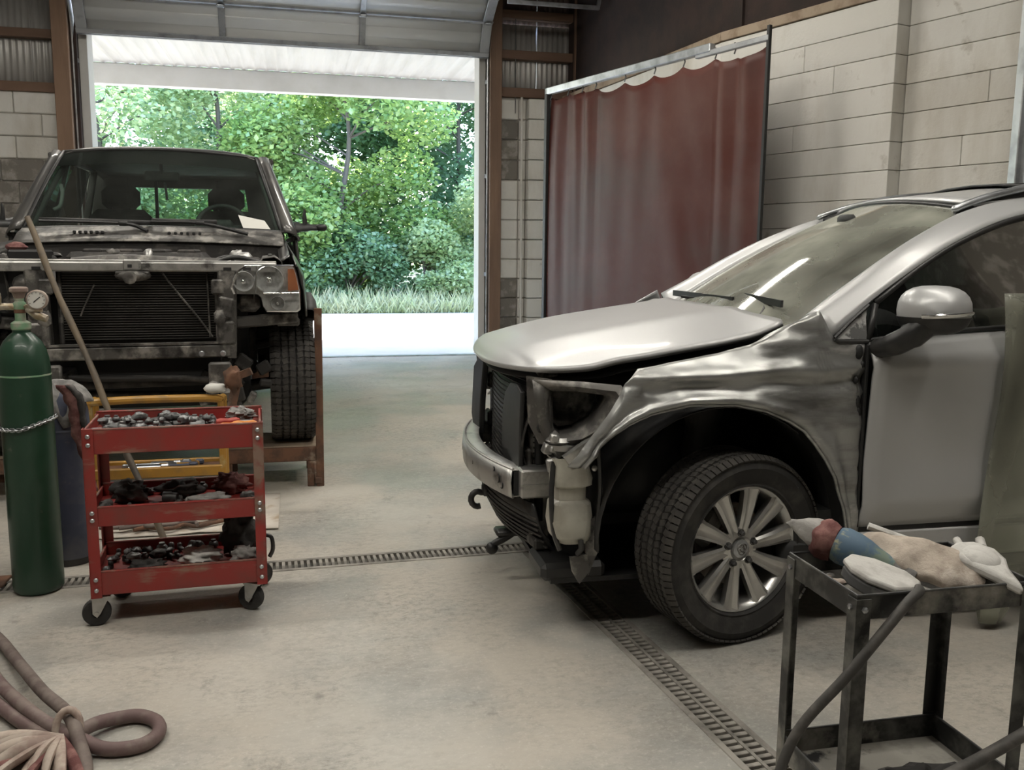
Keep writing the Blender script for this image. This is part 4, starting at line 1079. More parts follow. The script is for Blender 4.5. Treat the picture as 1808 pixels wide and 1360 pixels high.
rows = [[(p[0], p[1], p[2]) for p in q] for q in [[(x, my(yo(x)-.005), z) for x, z in loop+loop[:1]], [(x, my(yo(x)+.01), z) for x, z in inn+inn[:1]], [(x+.03, my(yo(x)+.17), z) for x, z in inn+inn[:1]]]]
sp(MB().grid(rows), 'headlight_bucket', 'grime_lt', smooth=45, solid=.004)
# bracket cluster under the bucket
rr = random.Random(8)
ck = MB()
ck.lathe([(.055, 0), (.075, .01), (.075, .03), (.05, .04)], (1.02, 3.36, .765), 'z', 20)
ck.lathe([(.05, 0), (.062, .01), (.05, .025)], (1.00, 3.35, .80), 'z', 20)
for k in range(9):
    ck.box((rr.uniform(.94, 1.12), rr.uniform(3.27, 3.36), rr.uniform(.72, .83)), (rr.uniform(.03, .09), rr.uniform(.02, .05), rr.uniform(.02, .06)), Matrix.Rotation(rr.uniform(-.8, .8), 3, 'Y'), .006)
sp(ck, 'bracket_cluster', 'alum', smooth=40)
c2 = MB(); c2.prism([(1.02, 3.24, .72), (1.11, 3.22, .80), (1.15, 3.20, .86), (1.13, 3.20, .87), (1.06, 3.22, .82), (.99, 3.25, .76)], (0, .035, 0)); c2.lathe([(.030, -.01), (.030, .01), (.017, .01), (.017, -.01)], (1.085, 3.215, .785), 'y', 18, ring=True); c2.ball((1.10, 3.205, .725), .012, 8, 6)
sp(c2, 'fender_bracket', 'alum', smooth=40)
# washer tank
tk = MB()
prof = [(.755, 1.0, .055, .06), (.72, 1.03, .070, .065), (.67, 1.035, .082, .07), (.645, 1.035, .080, .07), (.635, 1.03, .062, .055), (.585, 1.03, .062, .055), (.57, 1.03, .082, .075), (.50, 1.03, .088, .08), (.44, 1.035, .082, .08), (.41, 1.045, .062, .06), (.402, 1.05, .03, .03)]
rows = []
for (z, cx, hx, hy) in prof:
    row = []
    for k in range(20):
        a = 2*PI*k/20; ca_, sa_ = math.cos(a), math.sin(a)
        row.append((cx+math.copysign(abs(ca_)**.6, ca_)*hx+.006*noise.noise(Vector((k, z*9, 0))), 3.31+math.copysign(abs(sa_)**.6, sa_)*hy, z))
    rows.append(row)
tk.grid(rows, True); sp(tk, 'washer_tank', 'tank', smooth=50)
ts = MB(); ts.tube([(1.06, 3.235, .43), (1.06, 3.22, .40), (1.05, 3.24, .375)], .012, 8); ts.tube(spline([(.955, 3.28, .74), (.945, 3.26, .6), (.955, 3.26, .47), (.98, 3.25, .39)], 4), .010, 6)
ts.tube(spline([(1.115, 3.22, .84), (1.135, 3.24, .64), (1.125, 3.25, .44)], 4), .009, 6)
sp(ts, 'hoses', 'black_plastic', smooth=60)
tt = MB(); tt.prism([(1.08, 3.25, .50), (1.135, 3.25, .52), (1.14, 3.25, .38), (1.12, 3.25, .34), (1.10, 3.25, .28), (1.09, 3.25, .34)], (0, .02, 0)); tt.prism([(1.02, 3.24, .36), (1.09, 3.24, .37), (1.10, 3.24, .30), (1.06, 3.24, .25), (1.03, 3.24, .30)], (0, .015, 0))
sp(tt, 'torn_shield', 'grime_lt', smooth=0)
# condenser, fan shroud
rows = []
for i in range(13):
    u = -1+2*i/12; rows.append([(.915+.05*u*u, YC+u*.52, z) for z in (.42, .7, 1.02)])
sp(MB().grid(rows), 'condenser', 'black_plastic', smooth=60, solid=.03)
fb = MB()
for k in range(26):
    z = .44+k*.0225; fb.tube([(.893+.05*u*u, YC+u*.50, z) for u in (-1, -.5, 0, .5, 1)], .0035, 4)
o = sp(fb, 'condenser_fins', 'grime', smooth=0); o['kind'] = 'stuff'
sh = MB(); ol = []
for (y, z) in ((3.52, .62), (3.52, .80), (3.50, .98), (3.60, 1.0), (3.72, .99), (3.84, .93), (3.90, .82), (3.90, .64), (3.70, .60)): ol.append((.87, y, z))
sh.prism(ol, (.02, 0, 0)); sp(sh, 'air_deflector', 'black_plastic', smooth=20, bev=.006)
s2 = MB(); s2.prism([(.84, 4.52, .62), (.84, 4.60, .70), (.85, 4.60, .95), (.87, 4.52, 1.02), (.87, 4.40, 1.03), (.86, 4.44, .80), (.85, 4.42, .62)], (.03, 0, 0)); sp(s2, 'air_deflector', 'black_plastic', smooth=20, bev=.006)
# bumper beam: curved aluminium box section
def beam_x(y): return .735+.17*((y-YC)/.72)**2
pts = [(beam_x(y), y) for y in [3.50+1.12*k/24 for k in range(25)]]
bm = MB(); rows = []
for (x, y) in pts:
    rows.append([(x, y, .655), (x-.005, y, .60), (x, y, .545), (x+.075, y, .545), (x+.075, y, .655), (x, y, .655)])
bm.grid(rows)
bb = sp(bm, 'bumper_beam', 'alum', smooth=30, solid=.005)
for z in (.659, .541): sp(MB().tube([(x+.005, y, z) for x, y in pts], .006, 6), 'beam_flange', 'alum', bb)
for (y, z, r_) in ((3.60, .60, .020), (3.57, .575, .014), (3.64, .63, .010), (4.58, .60, .018), (3.9, .60, .008), (4.2, .60, .008)):
    h_ = MB(); h_.lathe([(r_, -.006), (r_, -.001), (0, -.001)], (beam_x(y)-.002, y, z), 'x', 14); sp(h_, 'beam_hole', 'black', bb)
en = MB(); en.b2(beam_x(3.5)+.006, beam_x(3.5)+.070, 3.497, 3.50, .55, .65); sp(en, 'beam_end', 'black', bb, smooth=0)
for y in (3.505, my(3.505)):
    cb = MB(); cb.b2(.865, 1.02, y-.055, y+.055, .545, .665, .008); cb.b2(.87, 1.02, y-.06, y+.06, .60, .606); cb.b2(.995, 1.02, y-.08, y+.08, .52, .69, .006)
    sp(cb, 'crash_box', 'alum', smooth=30)
# lower grille shell, undertray, tow loop
gl_ = MB(); rows = []
for k in range(15):
    u = -1+2*k/14; rows.append([(.82+.10*u*u, YC+u*.60, .52), (.84+.12*u*u, YC+u*.58, .40), (.89+.13*u*u, YC+u*.56, .30), (.97+.1*u*u, YC+u*.54, .23)])
sp(MB().grid(rows), 'lower_grille', 'black_plastic', smooth=60, solid=.01)
sl_ = MB()
for k in range(9):
    z = .30+k*.025; sl_.tube([(interp([(.23, .97), (.30, .89), (.40, .84), (.52, .82)], z)-.008+.115*u*u, YC+u*.585, z) for u in [-1+.2*q for q in range(11)]], .006, 4)
o = sp(sl_, 'grille_bars', 'grime', smooth=0); o['kind'] = 'stuff'
ut = MB(); ut.b2(.97, 2.0, 3.35, my(3.35), .215, .235); ut.b2(.93, 1.2, 3.34, 3.6, .225, .30, .02); sp(ut, 'undertray', 'black_plastic', smooth=0)
tl = MB(); q = [(.83, 4.05, .415)]+[(.785+.032*math.cos(a), 4.05, .385+.036*math.sin(a)) for a in [R(60+k*26) for k in range(10)]]
tl.tube(q, .015, 8); tl.box((.83, 4.05, .43), (.05, .05, .06), bev=.01); sp(tl, 'tow_loop', 'black_plastic', smooth=60)
ft_ = MB(); ft_.tube(spline([(.98, 4.02, .24), (.92, 4.02, .20), (.86, 4.02, .17), (.845, 4.02, .145)], 4), .018, 8); ft_.ball((.85, 4.02, .15), .03, 10, 8); ft_.box((.95, 4.05, .22), (.16, .10, .03), bev=.01); sp(ft_, 'air_dam_bracket', 'black_plastic', smooth=60)
# wiring sagging in the nose
wi = MB()
for k in range(7):
    y0 = 3.45+.06*k; wi.tube(spline([(.93+.02*k % .05, y0, .98-.03*k), (.885, y0+.05, .80), (.90, y0+.10, .68), (.95, y0+.04, .60)], 4), .006, 6)
sp(wi, 'wiring', 'grime', smooth=60)
# masking film taped to the front door
fm = MB(); rows = []
for i in range(30):
    t = i/29; z = lerp(1.40, .03, t); row = []
    wl_ = 2.735+.015*math.sin(t*5)-(.04*t); wr2 = 2.92+.03*math.sin(t*3.3)
    if t > .88: k_ = (t-.88)/.12; wl_ = lerp(wl_, 2.80, k_*.5); wr2 = lerp(wr2, 2.83, k_)
    for j in range(7):
        u = j/6; row.append((lerp(wl_, wr2, u), 3.052-.012*math.sin(u*4+t*5)-.012*math.sin(t*9)-.02*t, z))
    rows.append(row)
MBf = MB().grid(rows)
SUVX = Matrix.Identity(4)
fo_ = MBf.build('masking_film', 'film', None, smooth=180, solid=.001)
tag(fo_, 'pale green translucent masking film strip hanging over the silver front door', 'film')
# ================================================================== PICKUP TRUCK (hood, grille and bumper removed)
TRK = thing('pickup_truck', 'dark grey pickup truck with hood, grille and bumper removed, raised on stand', 'truck', (-.90, 5.60, 0), R(1.5))
def tp(mb, name, m_, parent=TRK, **kw): return mb.build(name, m_, parent, **kw)
def mx_(mb):
    q = MB(); q.v = [Vector((-p.x, p.y, p.z)) for p in mb.v]; q.f = [f[::-1] for f in mb.f]; return q
rt = random.Random(21)
# --- radiator support
us = MB(); us.bar((-.80, .02, 1.435), (.80, .02, 1.435), .07, .055, bev=.008); us.bar((-.82, .06, 1.468), (.80, .06, 1.462), .10, .016, bev=.003)
sup = tp(us, 'upper_crossmember', 'alum', smooth=30)
tp(MB().b2(-.70, .70, 1.95, 4.0, 2.22, 2.25), 'headliner', 'interior', smooth=0)
lt = MB(); lt.box((0, -.02, 1.445), (.095, .03, .065), bev=.008); tp(lt, 'latch_bracket', 'alum', sup)
tp(MB().box((-.01, -.037, 1.44), (.022, .006, .018)), 'latch_hole', 'black', sup, smooth=0)
for x in (.52, .63, -.5): tp(MB().box((x, -.016, 1.425), (.045, .006, .018)), 'slot', 'black', sup, smooth=0)
for s in (-1, 1):
    v = MB(); v.bar((s*.50, .03, .92), (s*.515, .03, 1.43), .11, .09, up=(0, 1, 0), bev=.012); v.box((s*.46, -.005, 1.32), (.07, .05, .09), bev=.01); v.box((s*.50, -.02, 1.20), (.09, .04, .12), Matrix.Rotation(.2, 3, 'Y'), .01); v.box((s*.50, -.02, 1.05), (.10, .05, .14), bev=.012); v.ball((s*.47, -.03, 1.14), (.04, .03, .05), 8, 6, amp=.3, seed=s+3)
    tp(v, 'support_column', 'grime_lt', smooth=30)
lc = MB(); lc.bar((-.80, 0, .935), (.53, 0, .945), .07, .075, bev=.008); lc.bar((-.70, -.01, .985), (.53, -.01, .992), .05, .012); lc.bar((.53, -.02, .90), (.53, -.02, 1.10), .05, .02, up=(0, 1, 0))
tp(lc, 'lower_crossmember', 'grime_lt', smooth=30)
for x in (.36, .48): tp(MB().lathe([(.018, -.042), (.012, -.05), (0, -.05)], (x, 0, .93), 'y', 12), 'bolt', 'galv')
# --- condenser with tubes, side tanks
cd = MB(); cd.b2(-.40, .44, .10, .13, 1.0, 1.41); core = tp(cd, 'condenser', 'black', smooth=0)
tb = MB()
for k in range(27):
    z = 1.012+k*.0148; tb.bar((-.395, .092, z), (.435, .092, z), .012, .0042)
o = tp(tb, 'condenser_tubes', 'fin', core, smooth=0) if 'fin' in MATS else None
if o is None:
    mat('fin', (.13, .125, .115), .5, .6, col2=(.06, .058, .054), sc=4)
    o = tp(tb, 'condenser_tubes', 'fin', core, smooth=0)
o['kind'] = 'stuff'
for x in (-.41, .45): tp(MB().tube([(x, .09, .99), (x, .09, 1.41)], .014, 8), 'side_tank', 'grime_lt', core)
tp(MB().tube(spline([(.15, .07, 1.40), (.22, .06, 1.30), (.34, .06, 1.14), (.42, .06, 1.02)], 4), .006, 6), 'condenser_line', 'grime_lt', core)
tp(MB().tube(spline([(-.22, .07, 1.33), (-.27, .06, 1.22), (-.30, .06, 1.15)], 4), .005, 6), 'condenser_line', 'grime_lt', core)
tp(MB().tube([(.40, .07, 1.40), (.405, .065, 1.02)], .006, 6), 'condenser_line', 'grime_lt', core)
hl_ = MB(); hl_.ball((0, .0, 1.385), (.10, .06, .035), 12, 8); hl_.box((0, .0, 1.40), (.18, .07, .02), bev=.006); hl_.lathe([(.038, -.06), (.03, -.065), (0, -.06)], (-.01, 0, 1.375), 'y', 16)
tp(hl_, 'hood_latch', 'grime_lt', smooth=50)
# --- frame, steering, lower clutter
for s in (-1, 1):
    fr_ = MB(); fr_.b2(s*.44-.05, s*.44+.05, -.02, 5.3, .66, .82, .01); tp(fr_, 'frame_rail', 'grime', smooth=0)
    fh = MB(); fh.box((s*.46, -.04, .80), (.13, .05, .16), bev=.012); fh.box((s*.42, -.07, .72), (.07, .06, .10), Matrix.Rotation(.3, 3, 'Y'), .015); fh.ball((s*.50, -.05, .70), (.05, .04, .05), 8, 6, amp=.4, seed=4+s)
    tp(fh, 'frame_horn', 'grime_lt', smooth=40)
    ca_ = MB(); ca_.tube([(s*.44, .62, .62), (s*.80, .62, .66)], .04, 8); ca_.tube([(s*.46, .78, .86), (s*.76, .70, .92)], .03, 8); ca_.box((s*.78, .62, .76), (.09, .10, .26), bev=.02); ca_.lathe([(.055, 0), (.07, .05), (.055, .10), (.07, .15), (.055, .2), (.07, .25), (.055, .3)], (s*.60, .66, .72), 'z', 14)
    tp(ca_, 'suspension', 'grime', smooth=50)
cmb = MB(); cmb.tube([(-.80, .22, .72), (.50, .22, .735)], .028, 8); cmb.tube([(-.5, .30, .66), (.55, .25, .64)], .022, 8); cmb.tube(spline([(-.6, .12, .80), (-.2, .08, .78), (.2, .1, .77), (.42, .05, .76)], 4), .02, 8)
tp(cmb, 'sway_bar', 'grime', smooth=50)
ba = MB(); ba.b2(-.62, .62, .35, 1.0, .55, 1.30, .05); tp(ba, 'radiator_shroud', 'black', smooth=0)
for k in range(14):
    x = rt.uniform(.30, .72); b_ = MB(); b_.box((x, rt.uniform(-.02, .25), rt.uniform(.58, .88)), (rt.uniform(.04, .10), rt.uniform(.03, .08), rt.uniform(.03, .09)), Matrix.Rotation(rt.uniform(-.7, .7), 3, 'Y'), .01)
    tp(b_, 'bracket', 'grime_lt' if k % 3 else 'grime', smooth=30)
# --- engine bay
eb = MB(); rows = []
for i in range(17):
    y = .12+i*.055; rows.append([(x, y, 1.34+.07*noise.noise(Vector((x*3, y*5, 1)))+.05*noise.noise(Vector((x*8, y*9, 5)))) for x in [-.72+.06*k for k in range(25)]])
tp(MB().grid(rows), 'engine', 'grime', smooth=180, solid=.02)
cv_ = MB(); cv_.box((-.02, .60, 1.455), (.80, .52, .12), bev=.03); 
for k in range(4): cv_.b2(-.33+k*.18, -.22+k*.18, .38, .82, 1.50, 1.535, .01)
tp(cv_, 'engine_cover', 'grime', smooth=30)
ai = MB(); ai.tube(spline([(-.35, .2, 1.44), (-.1, .16, 1.46), (.2, .18, 1.45), (.5, .25, 1.44)], 5), .045, 12); tp(ai, 'intake_duct', 'grime_lt', smooth=60)
bt = MB(); bt.box((-.62, .42, 1.44), (.20, .26, .17), bev=.012); bt_o = tp(bt, 'battery', 'black_plastic', smooth=30); tp(MB().ball((-.68, .36, 1.54), (.06, .05, .03), 10, 8, amp=.3, seed=3), 'terminal_cover', 'rag_red', bt_o)
fbx_ = MB(); fbx_.box((.62, .40, 1.43), (.18, .24, .12), bev=.015); tp(fbx_, 'fuse_box', 'grime', smooth=30)
for k in range(22):
    m_ = MB(); m_.ball((rt.uniform(-.68, .68), rt.uniform(.14, .95), rt.uniform(1.42, 1.51)), (rt.uniform(.03, .09), rt.uniform(.03, .06), rt.uniform(.02, .05)), 9, 6, amp=.3, seed=k)
    tp(m_, 'engine_fitting', ('grime', 'grime_lt', 'alum')[k % 3], smooth=60)
hsb = MB()
for k in range(9):
    x = rt.uniform(-.6, .4); y = rt.uniform(.2, .8); hsb.tube(spline([(x, y, 1.42), (x+.15, y+rt.uniform(-.1, .1), 1.49), (x+.32, y+rt.uniform(-.1, .1), 1.46), (x+.42, y, 1.40)], 4), .014, 7)
tp(hsb, 'hoses', 'black_plastic', smooth=60)
for s in (-1, 1):
    ap = MB(); rows = []
    for i in range(15):
        y = .05+i*.08; rows.append([(s*x, y, z+.012*noise.noise(Vector((x*9, y*9, s)))) for (x, z) in ((.66, 1.22), (.68, 1.42), (.72, 1.49), (.79, 1.50), (.83, 1.47), (.84, 1.40))])
    tp(MB().grid(rows), 'fender_apron', 'grime_lt', smooth=50, solid=.006)
    for k in range(6): tp(MB().lathe([(.014, .0), (.014, .012), (0, .014)], (s*.765, .15+k*.17, 1.497), 'z', 8), 'apron_bolt', 'dark_steel')
# --- cowl and wipers
cg = MB(); cg.grid([[(x, 1.00, 1.585-.02*(x/.8)**2), (x, 1.04, 1.605-.02*(x/.8)**2), (x, 1.14, 1.650-.02*(x/.8)**2), (x*.985, 1.24-.06*(1-abs(x)), 1.685-.02*(x/.8)**2)] for x in [-.86+.0717*k for k in range(25)]])
co = tp(cg, 'cowl_panel', 'grime_lt', smooth=40, solid=.01)
for k in range(12):
    x = -.50+k*.035 if k < 6 else .10+(k-6)*.04
    tp(MB().box((x, 1.10, 1.643), (.018, .03, .02), bev=.004), 'cowl_vent', 'black', co)
fw_ = MB(); fw_.b2(-.84, .84, 1.02, 1.10, .8, 1.58); tp(fw_, 'firewall', 'grime', smooth=0)
for (a, c, d) in (((-.04, 1.10, 1.655), (-.20, 1.16, 1.705), (-.72, 1.13, 1.715)), ((.62, 1.10, 1.645), (.30, 1.17, 1.715), (-.02, 1.16, 1.72))):
    w_ = MB(); w_.tube(spline([a, c, d], 5), [.013]*5+[.010]*6, 7)
    c_, d_ = Vector(c), Vector(d); w_.bar(c_.lerp(d_, -.35)+Vector((0, .012, .012)), d_+Vector((0, .012, .008)), .014, .032, bev=.003); w_.box(c_, (.06, .03, .03), bev=.006)
    tp(w_, 'wiper', 'black_plastic', smooth=50)
# --- cab: windshield, pillars, roof
def TW(u, t):
    b_ = .03*math.sin(PI*t)
    return Vector((u*lerp(.865, .695, t), lerp(1.20+.10*u*u, 1.80+.09*u*u, t)-b_*.6, lerp(1.680-.02*u*u, 2.270-.035*u*u, t)+b_*.4))
w = tp(MB().grid([[TW(-1+j/8, i/8) for j in range(17)] for i in range(9)]), 'windshield', 'truck_glass', smooth=180)
def tstrip(pts, r, name, m_, parent=TRK, **k): return tp(MB().tube(pts, r, 8), name, m_, parent, smooth=180, **k)
tstrip([TW(-1+j/8, 1.0) for j in range(17)], .014, 'windshield_seal', 'black_plastic', w)
tstrip([TW(-1+j/8, 0.0) for j in range(17)], .016, 'windshield_seal', 'black_plastic', w)
tp(MB().grid([[TW(-1+j/8, t)+Vector((0, .008, -.005)) for j in range(17)] for t in (.80, .90, 1.0)]), 'shade_band', 'black', w, smooth=180)
for s in (-1, 1):
    rows = []
    for i in range(11):
        t = i/10; a = TW(s, t); o_ = Vector((s*lerp(.975, .775, t**1.1), lerp(1.34, 1.98, t), lerp(1.60, 2.22, t)))
        md = a.lerp(o_, .5)+Vector((s*.018, -.028, .022)); rows.append([a, a.lerp(md, .5)+Vector((0, -.006, .006)), md, md.lerp(o_, .5)+Vector((s*.008, -.004, .006)), o_])
    if s < 0: rows = [r[::-1] for r in rows]
    tp(MB().grid(rows), 'windshield_pillar', 'truck_paint', smooth=180, solid=.012)
    tp(MB().tube([TW(s*.985, t/8)+Vector((0, .0, .004)) for t in range(9)], .014, 7), 'windshield_seal', 'black_plastic', w, smooth=180)
    # inner pillar trim, pale
    rows = [[TW(s*.97, t)+Vector((0, .05, -.02)), TW(s*.97, t)+Vector((-s*.02, .12, -.02)), TW(s*.99, t)+Vector((s*.02, .22, -.03))] for t in (0, .2, .4, .6, .8, .96)]
    tp(MB().grid(rows), 'pillar_trim', 'interior_pale', smooth=180, solid=.01)
tstrip(spline([(-.70, 1.50, 1.80), (-.66, 1.52, 1.83), (-.65, 1.57, 1.92), (-.67, 1.64, 1.98)], 4), .014, 'grab_handle', 'interior_pale')
rows = []
for i in range(17):
    t = i/16; y = lerp(1.80, 4.05, t); row = []
    for j in range(21):
        u = -1+j/10; hw = interp([(1.8, .765), (2.1, .79), (3.6, .79), (4.05, .76)], y)
        zc_ = interp([(1.8, 2.273), (1.9, 2.295), (2.2, 2.320), (3.0, 2.335), (3.8, 2.31), (4.05, 2.28)], y)
        row.append((u*hw, y+.09*u*u*(1-t), zc_-.035*u*u-.06*abs(u)**8))
    rows.append(row)
tp(MB().grid(rows), 'roof', 'truck_paint', smooth=180, solid=.012)
tp(MB().tube([(.60, 3.9, 2.27), (.60, 3.92, 2.36)], .014, 6), 'antenna_base', 'black_plastic')
# sides: fender, doors, windows, rear wall
def side(s):
    # front fender outer skin with wheel arch
    yw, zw, ra = .62, .70, .475; rows = []
    for i in range(41):
        y = lerp(-.02, 1.34, i/40); dy = y-yw; zt = interp([(-.02, 1.455), (.1, 1.50), (.5, 1.535), (1.0, 1.575), (1.34, 1.60)], y)
        zl = zw+math.sqrt(max(0, ra*ra-dy*dy)) if abs(dy) < ra else .74
        zl = max(zl, .74)
        if y < yw: zl = max(zl, 1.13)
        if y < .14: zl = max(zl, 1.44 if y < .05 else 1.30)
        row = []
        for j in range(13):
            t = j/12; z = lerp(zl, zt, t)
            x = interp([(.7, .985), (1.0, .985), (1.2, .978), (1.38, .965), (1.46, .935), (1.52, .90), (1.60, .88)], z)-.10*max(0, .25-y)
            row.append((s*x, y, z))
        rows.append(row)
    if s > 0: rows = [r[::-1] for r in rows]
    f_ = tp(MB().grid(rows), 'front_fender', 'truck_paint', smooth=180, solid=.008)
    tp(MB().grid([[(s*.88, lerp(0.1, 1.34, i/10), interp([(-.02, 1.455), (.1, 1.50), (.5, 1.535), (1.0, 1.575), (1.34, 1.60)], lerp(0.1, 1.34, i/10))), (s*.82, lerp(0.1, 1.34, i/10), interp([(0, 1.46), (1.34, 1.56)], lerp(0.1, 1.34, i/10)))] for i in range(11)]), 'fender_top', 'truck_paint', f_, smooth=180, solid=.008)
    # flare
    fl2 = MB(); rows = []
    for k in range(25):
        a = lerp(R(56), R(188), k/24); c, sn = math.cos(a), math.sin(a); rows.append([(s*(1.0+dx), yw-(ra+dr_)*c, zw+(ra+dr_)*sn) for dx, dr_ in ((-.02, .085), (.02, .08), (.048, .03), (.046, -.004), (-.03, -.008))])
    if s < 0: rows = [r[::-1] for r in rows]
    fl2.grid(rows); tp(fl2, 'fender_flare', 'flare', f_, smooth=60, solid=.006)
    # doors
    for (nm, y0, y1) in (('front_door', 1.36, 2.55), ('rear_door', 2.57, 3.55)):
        rows = [[(s*interp([(.7, .95), (.9, .985), (1.3, .985), (1.5, .965), (1.62, .955)], z), y, z) for z in (.72, .8, .95, 1.1, 1.3, 1.45, 1.55, 1.62)] for y in (y0, (y0+y1)/2, y1)]
        if s > 0: rows = [r[::-1] for r in rows]
        d_ = tp(MB().grid(rows), nm, 'truck_paint', smooth=180, solid=.02)
        tp(MB().bar((s*.995, y1-.22, 1.48), (s*.995, y1-.06, 1.48), .02, .03, bev=.006), 'door_handle', 'black_plastic', d_)
    g_ = MB().add([(s*.95, 1.42, 1.63), (s*.95, 3.5, 1.63), (s*.785, 3.5, 2.21), (s*.785, 2.02, 2.21)], [(0, 1, 2, 3)]); tp(g_, 'side_glass', 'side_glass', smooth=0)
    for (a, c) in (((s*.96, 2.56, 1.6), (s*.785, 2.56, 2.23)), ((s*.96, 3.58, 1.2), (s*.78, 3.66, 2.23)), ((s*.955, 1.38, 1.62), (s*.955, 3.55, 1.62)), ((s*.785, 1.98, 2.22), (s*.785, 3.6, 2.24))):
        tp(MB().bar(a, c, .06, .04, bev=.008), 'window_frame', 'truck_paint')
    # rear corner of the cab and bed side
    rows = [[(s*.95, y, .8), (s*.985, y, 1.2), (s*.95, y, 1.6)] for y in (3.56, 4.05)]
    tp(MB().grid(rows), 'cab_corner', 'truck_paint', smooth=180, solid=.02)
    rows = [[(s*.96, y, .8), (s*1.0, y, 1.1), (s*1.0, y, 1.45), (s*.97, y, 1.56), (s*.90, y, 1.57)] for y in (4.1, 4.9, 5.75)]
    tp(MB().grid(rows), 'bed_side', 'truck_paint', smooth=60, solid=.03)
    # wheel and inner well
    Mw = Matrix.Translation((s*.885, .62, .27+.405)) @ Matrix.Rotation(R(-90 if s < 0 else 90), 4, 'Z') @ Matrix.Rotation(R(0), 4, 'Z')
    make_wheel(TRK, Mw, .405, .275, .235, spokes=6, nuts=6, grooves=4, lugs=60, fancy=False)
    make_wheel(TRK, Matrix.Translation((s*.86, 4.55, .675)) @ Matrix.Rotation(R(-90 if s < 0 else 90), 4, 'Z'), .405, .275, .235, spokes=6, nuts=6, lugs=60, fancy=False)
    wl2 = MB(); pts = [(yw-.50*math.cos(lerp(R(62), PI, k/16)), zw+.48*math.sin(lerp(R(62), PI, k/16))) for k in range(17)]
    wl2.grid([[(s*.97, y, z) for y, z in pts], [(s*.66, y, z) for y, z in pts]]); wl2.add([(s*.66, y, z) for y, z in pts], [tuple(range(17))])
    tp(wl2, 'wheel_house', 'black_plastic', smooth=60, solid=.004)
side(1); side(-1)
rwp = MB(); rwp.b2(-.92, .92, 4.03, 4.09, .8, 1.66, .01).b2(-.74, .74, 4.03, 4.09, 2.12, 2.28, .01); tp(rwp, 'cab_back', 'truck_paint', smooth=0)
for s in (-1, 1): tp(MB().bar((s*.76, 4.06, 1.6), (s*.68, 4.05, 2.27), .30, .05, up=(0, 1, 0), bev=.01), 'cab_back_pillar', 'truck_paint')
tp(MB().add([(-.80, 4.06, 1.62), (.80, 4.06, 1.62), (.70, 4.05, 2.18), (-.70, 4.05, 2.18)], [(0, 1, 2, 3)]), 'rear_window', 'truck_glass', smooth=0)
tp(MB().b2(-.30, -.27, 4.0, 4.04, 1.6, 2.2).b2(.27, .30, 4.0, 4.04, 1.6, 2.2), 'rear_window_bars', 'black_plastic', smooth=0)
bdb = MB(); bdb.b2(-.95, .95, 4.1, 5.75, .78, .84); bdb.b2(-.95, .95, 4.1, 4.14, .8, 1.5); bdb.b2(-.96, .96, 5.72, 5.78, .8, 1.55); tp(bdb, 'bed', 'truck_paint', smooth=0)
# interior
cf = MB(); cf.b2(-.90, .90, 1.15, 4.03, .74, .84); tp(cf, 'cabin_floor', 'interior', smooth=0)
db = MB(); db.box((0, 1.42, 1.58), (1.66, .40, .18), bev=.05); db.box((.40, 1.40, 1.67), (.40, .22, .06), bev=.03); tp(db, 'dashboard', 'interior', smooth=40)
for x in (-.42, .42):
    s_ = MB(); s_.box((x, 2.25, 1.22), (.54, .54, .18), bev=.06); s_.box((x, 2.58, 1.55), (.50, .16, .62), Matrix.Rotation(R(-12), 3, 'X'), .07); s_.box((x, 2.68, 1.95), (.30, .12, .20), bev=.05)
    for d in (-.07, .07): s_.tube([(x+d, 2.64, 1.80), (x+d, 2.67, 1.92)], .009, 6)
    tp(s_, 'seat', 'interior', smooth=40)
s_ = MB(); s_.box((0, 3.4, 1.15), (1.5, .5, .2), bev=.06); s_.box((0, 3.75, 1.50), (1.5, .16, .60), bev=.06); tp(s_, 'rear_seat', 'interior', smooth=40)
sw = MB(); ring = [Vector((.42, 1.78, 1.70))+Matrix.Rotation(R(62), 3, 'X')@Vector((.19*math.cos(2*PI*k/28), .19*math.sin(2*PI*k/28), 0)) for k in range(28)]
sw.tube(ring, .017, 8, closed=True); sw.bar(ring[0], ring[14], .03, .04); sw.box((.42, 1.77, 1.70), (.16, .05, .12), bev=.03); sw.tube([(.42, 1.5, 1.60), (.42, 1.78, 1.70)], .04, 8)
tp(sw, 'steering_wheel', 'interior', smooth=60)
rm = MB(); rm.box((.0, 1.78, 2.07), (.25, .03, .075), bev=.02); rm.tube([(0, 1.74, 2.17), (0, 1.78, 2.08)], .012, 6); rm.tube([(.02, 1.77, 2.03), (.03, 1.775, 1.90)], .010, 6)
tp(rm, 'rear_view_mirror', 'interior', smooth=50)
st = MB(); a = TW(.74, .05)+Vector((0, -.008, .0)); st.add([TW(.68, .02)+Vector((0, -.006, .006)), TW(.90, .02)+Vector((0, -.006, .006)), TW(.87, .12)+Vector((0, -.006, .006)), TW(.66, .17)+Vector((0, -.006, .006))], [(0, 1, 2, 3)])
tp(st, 'paper_notice', 'white_plain', smooth=0, solid=.002)
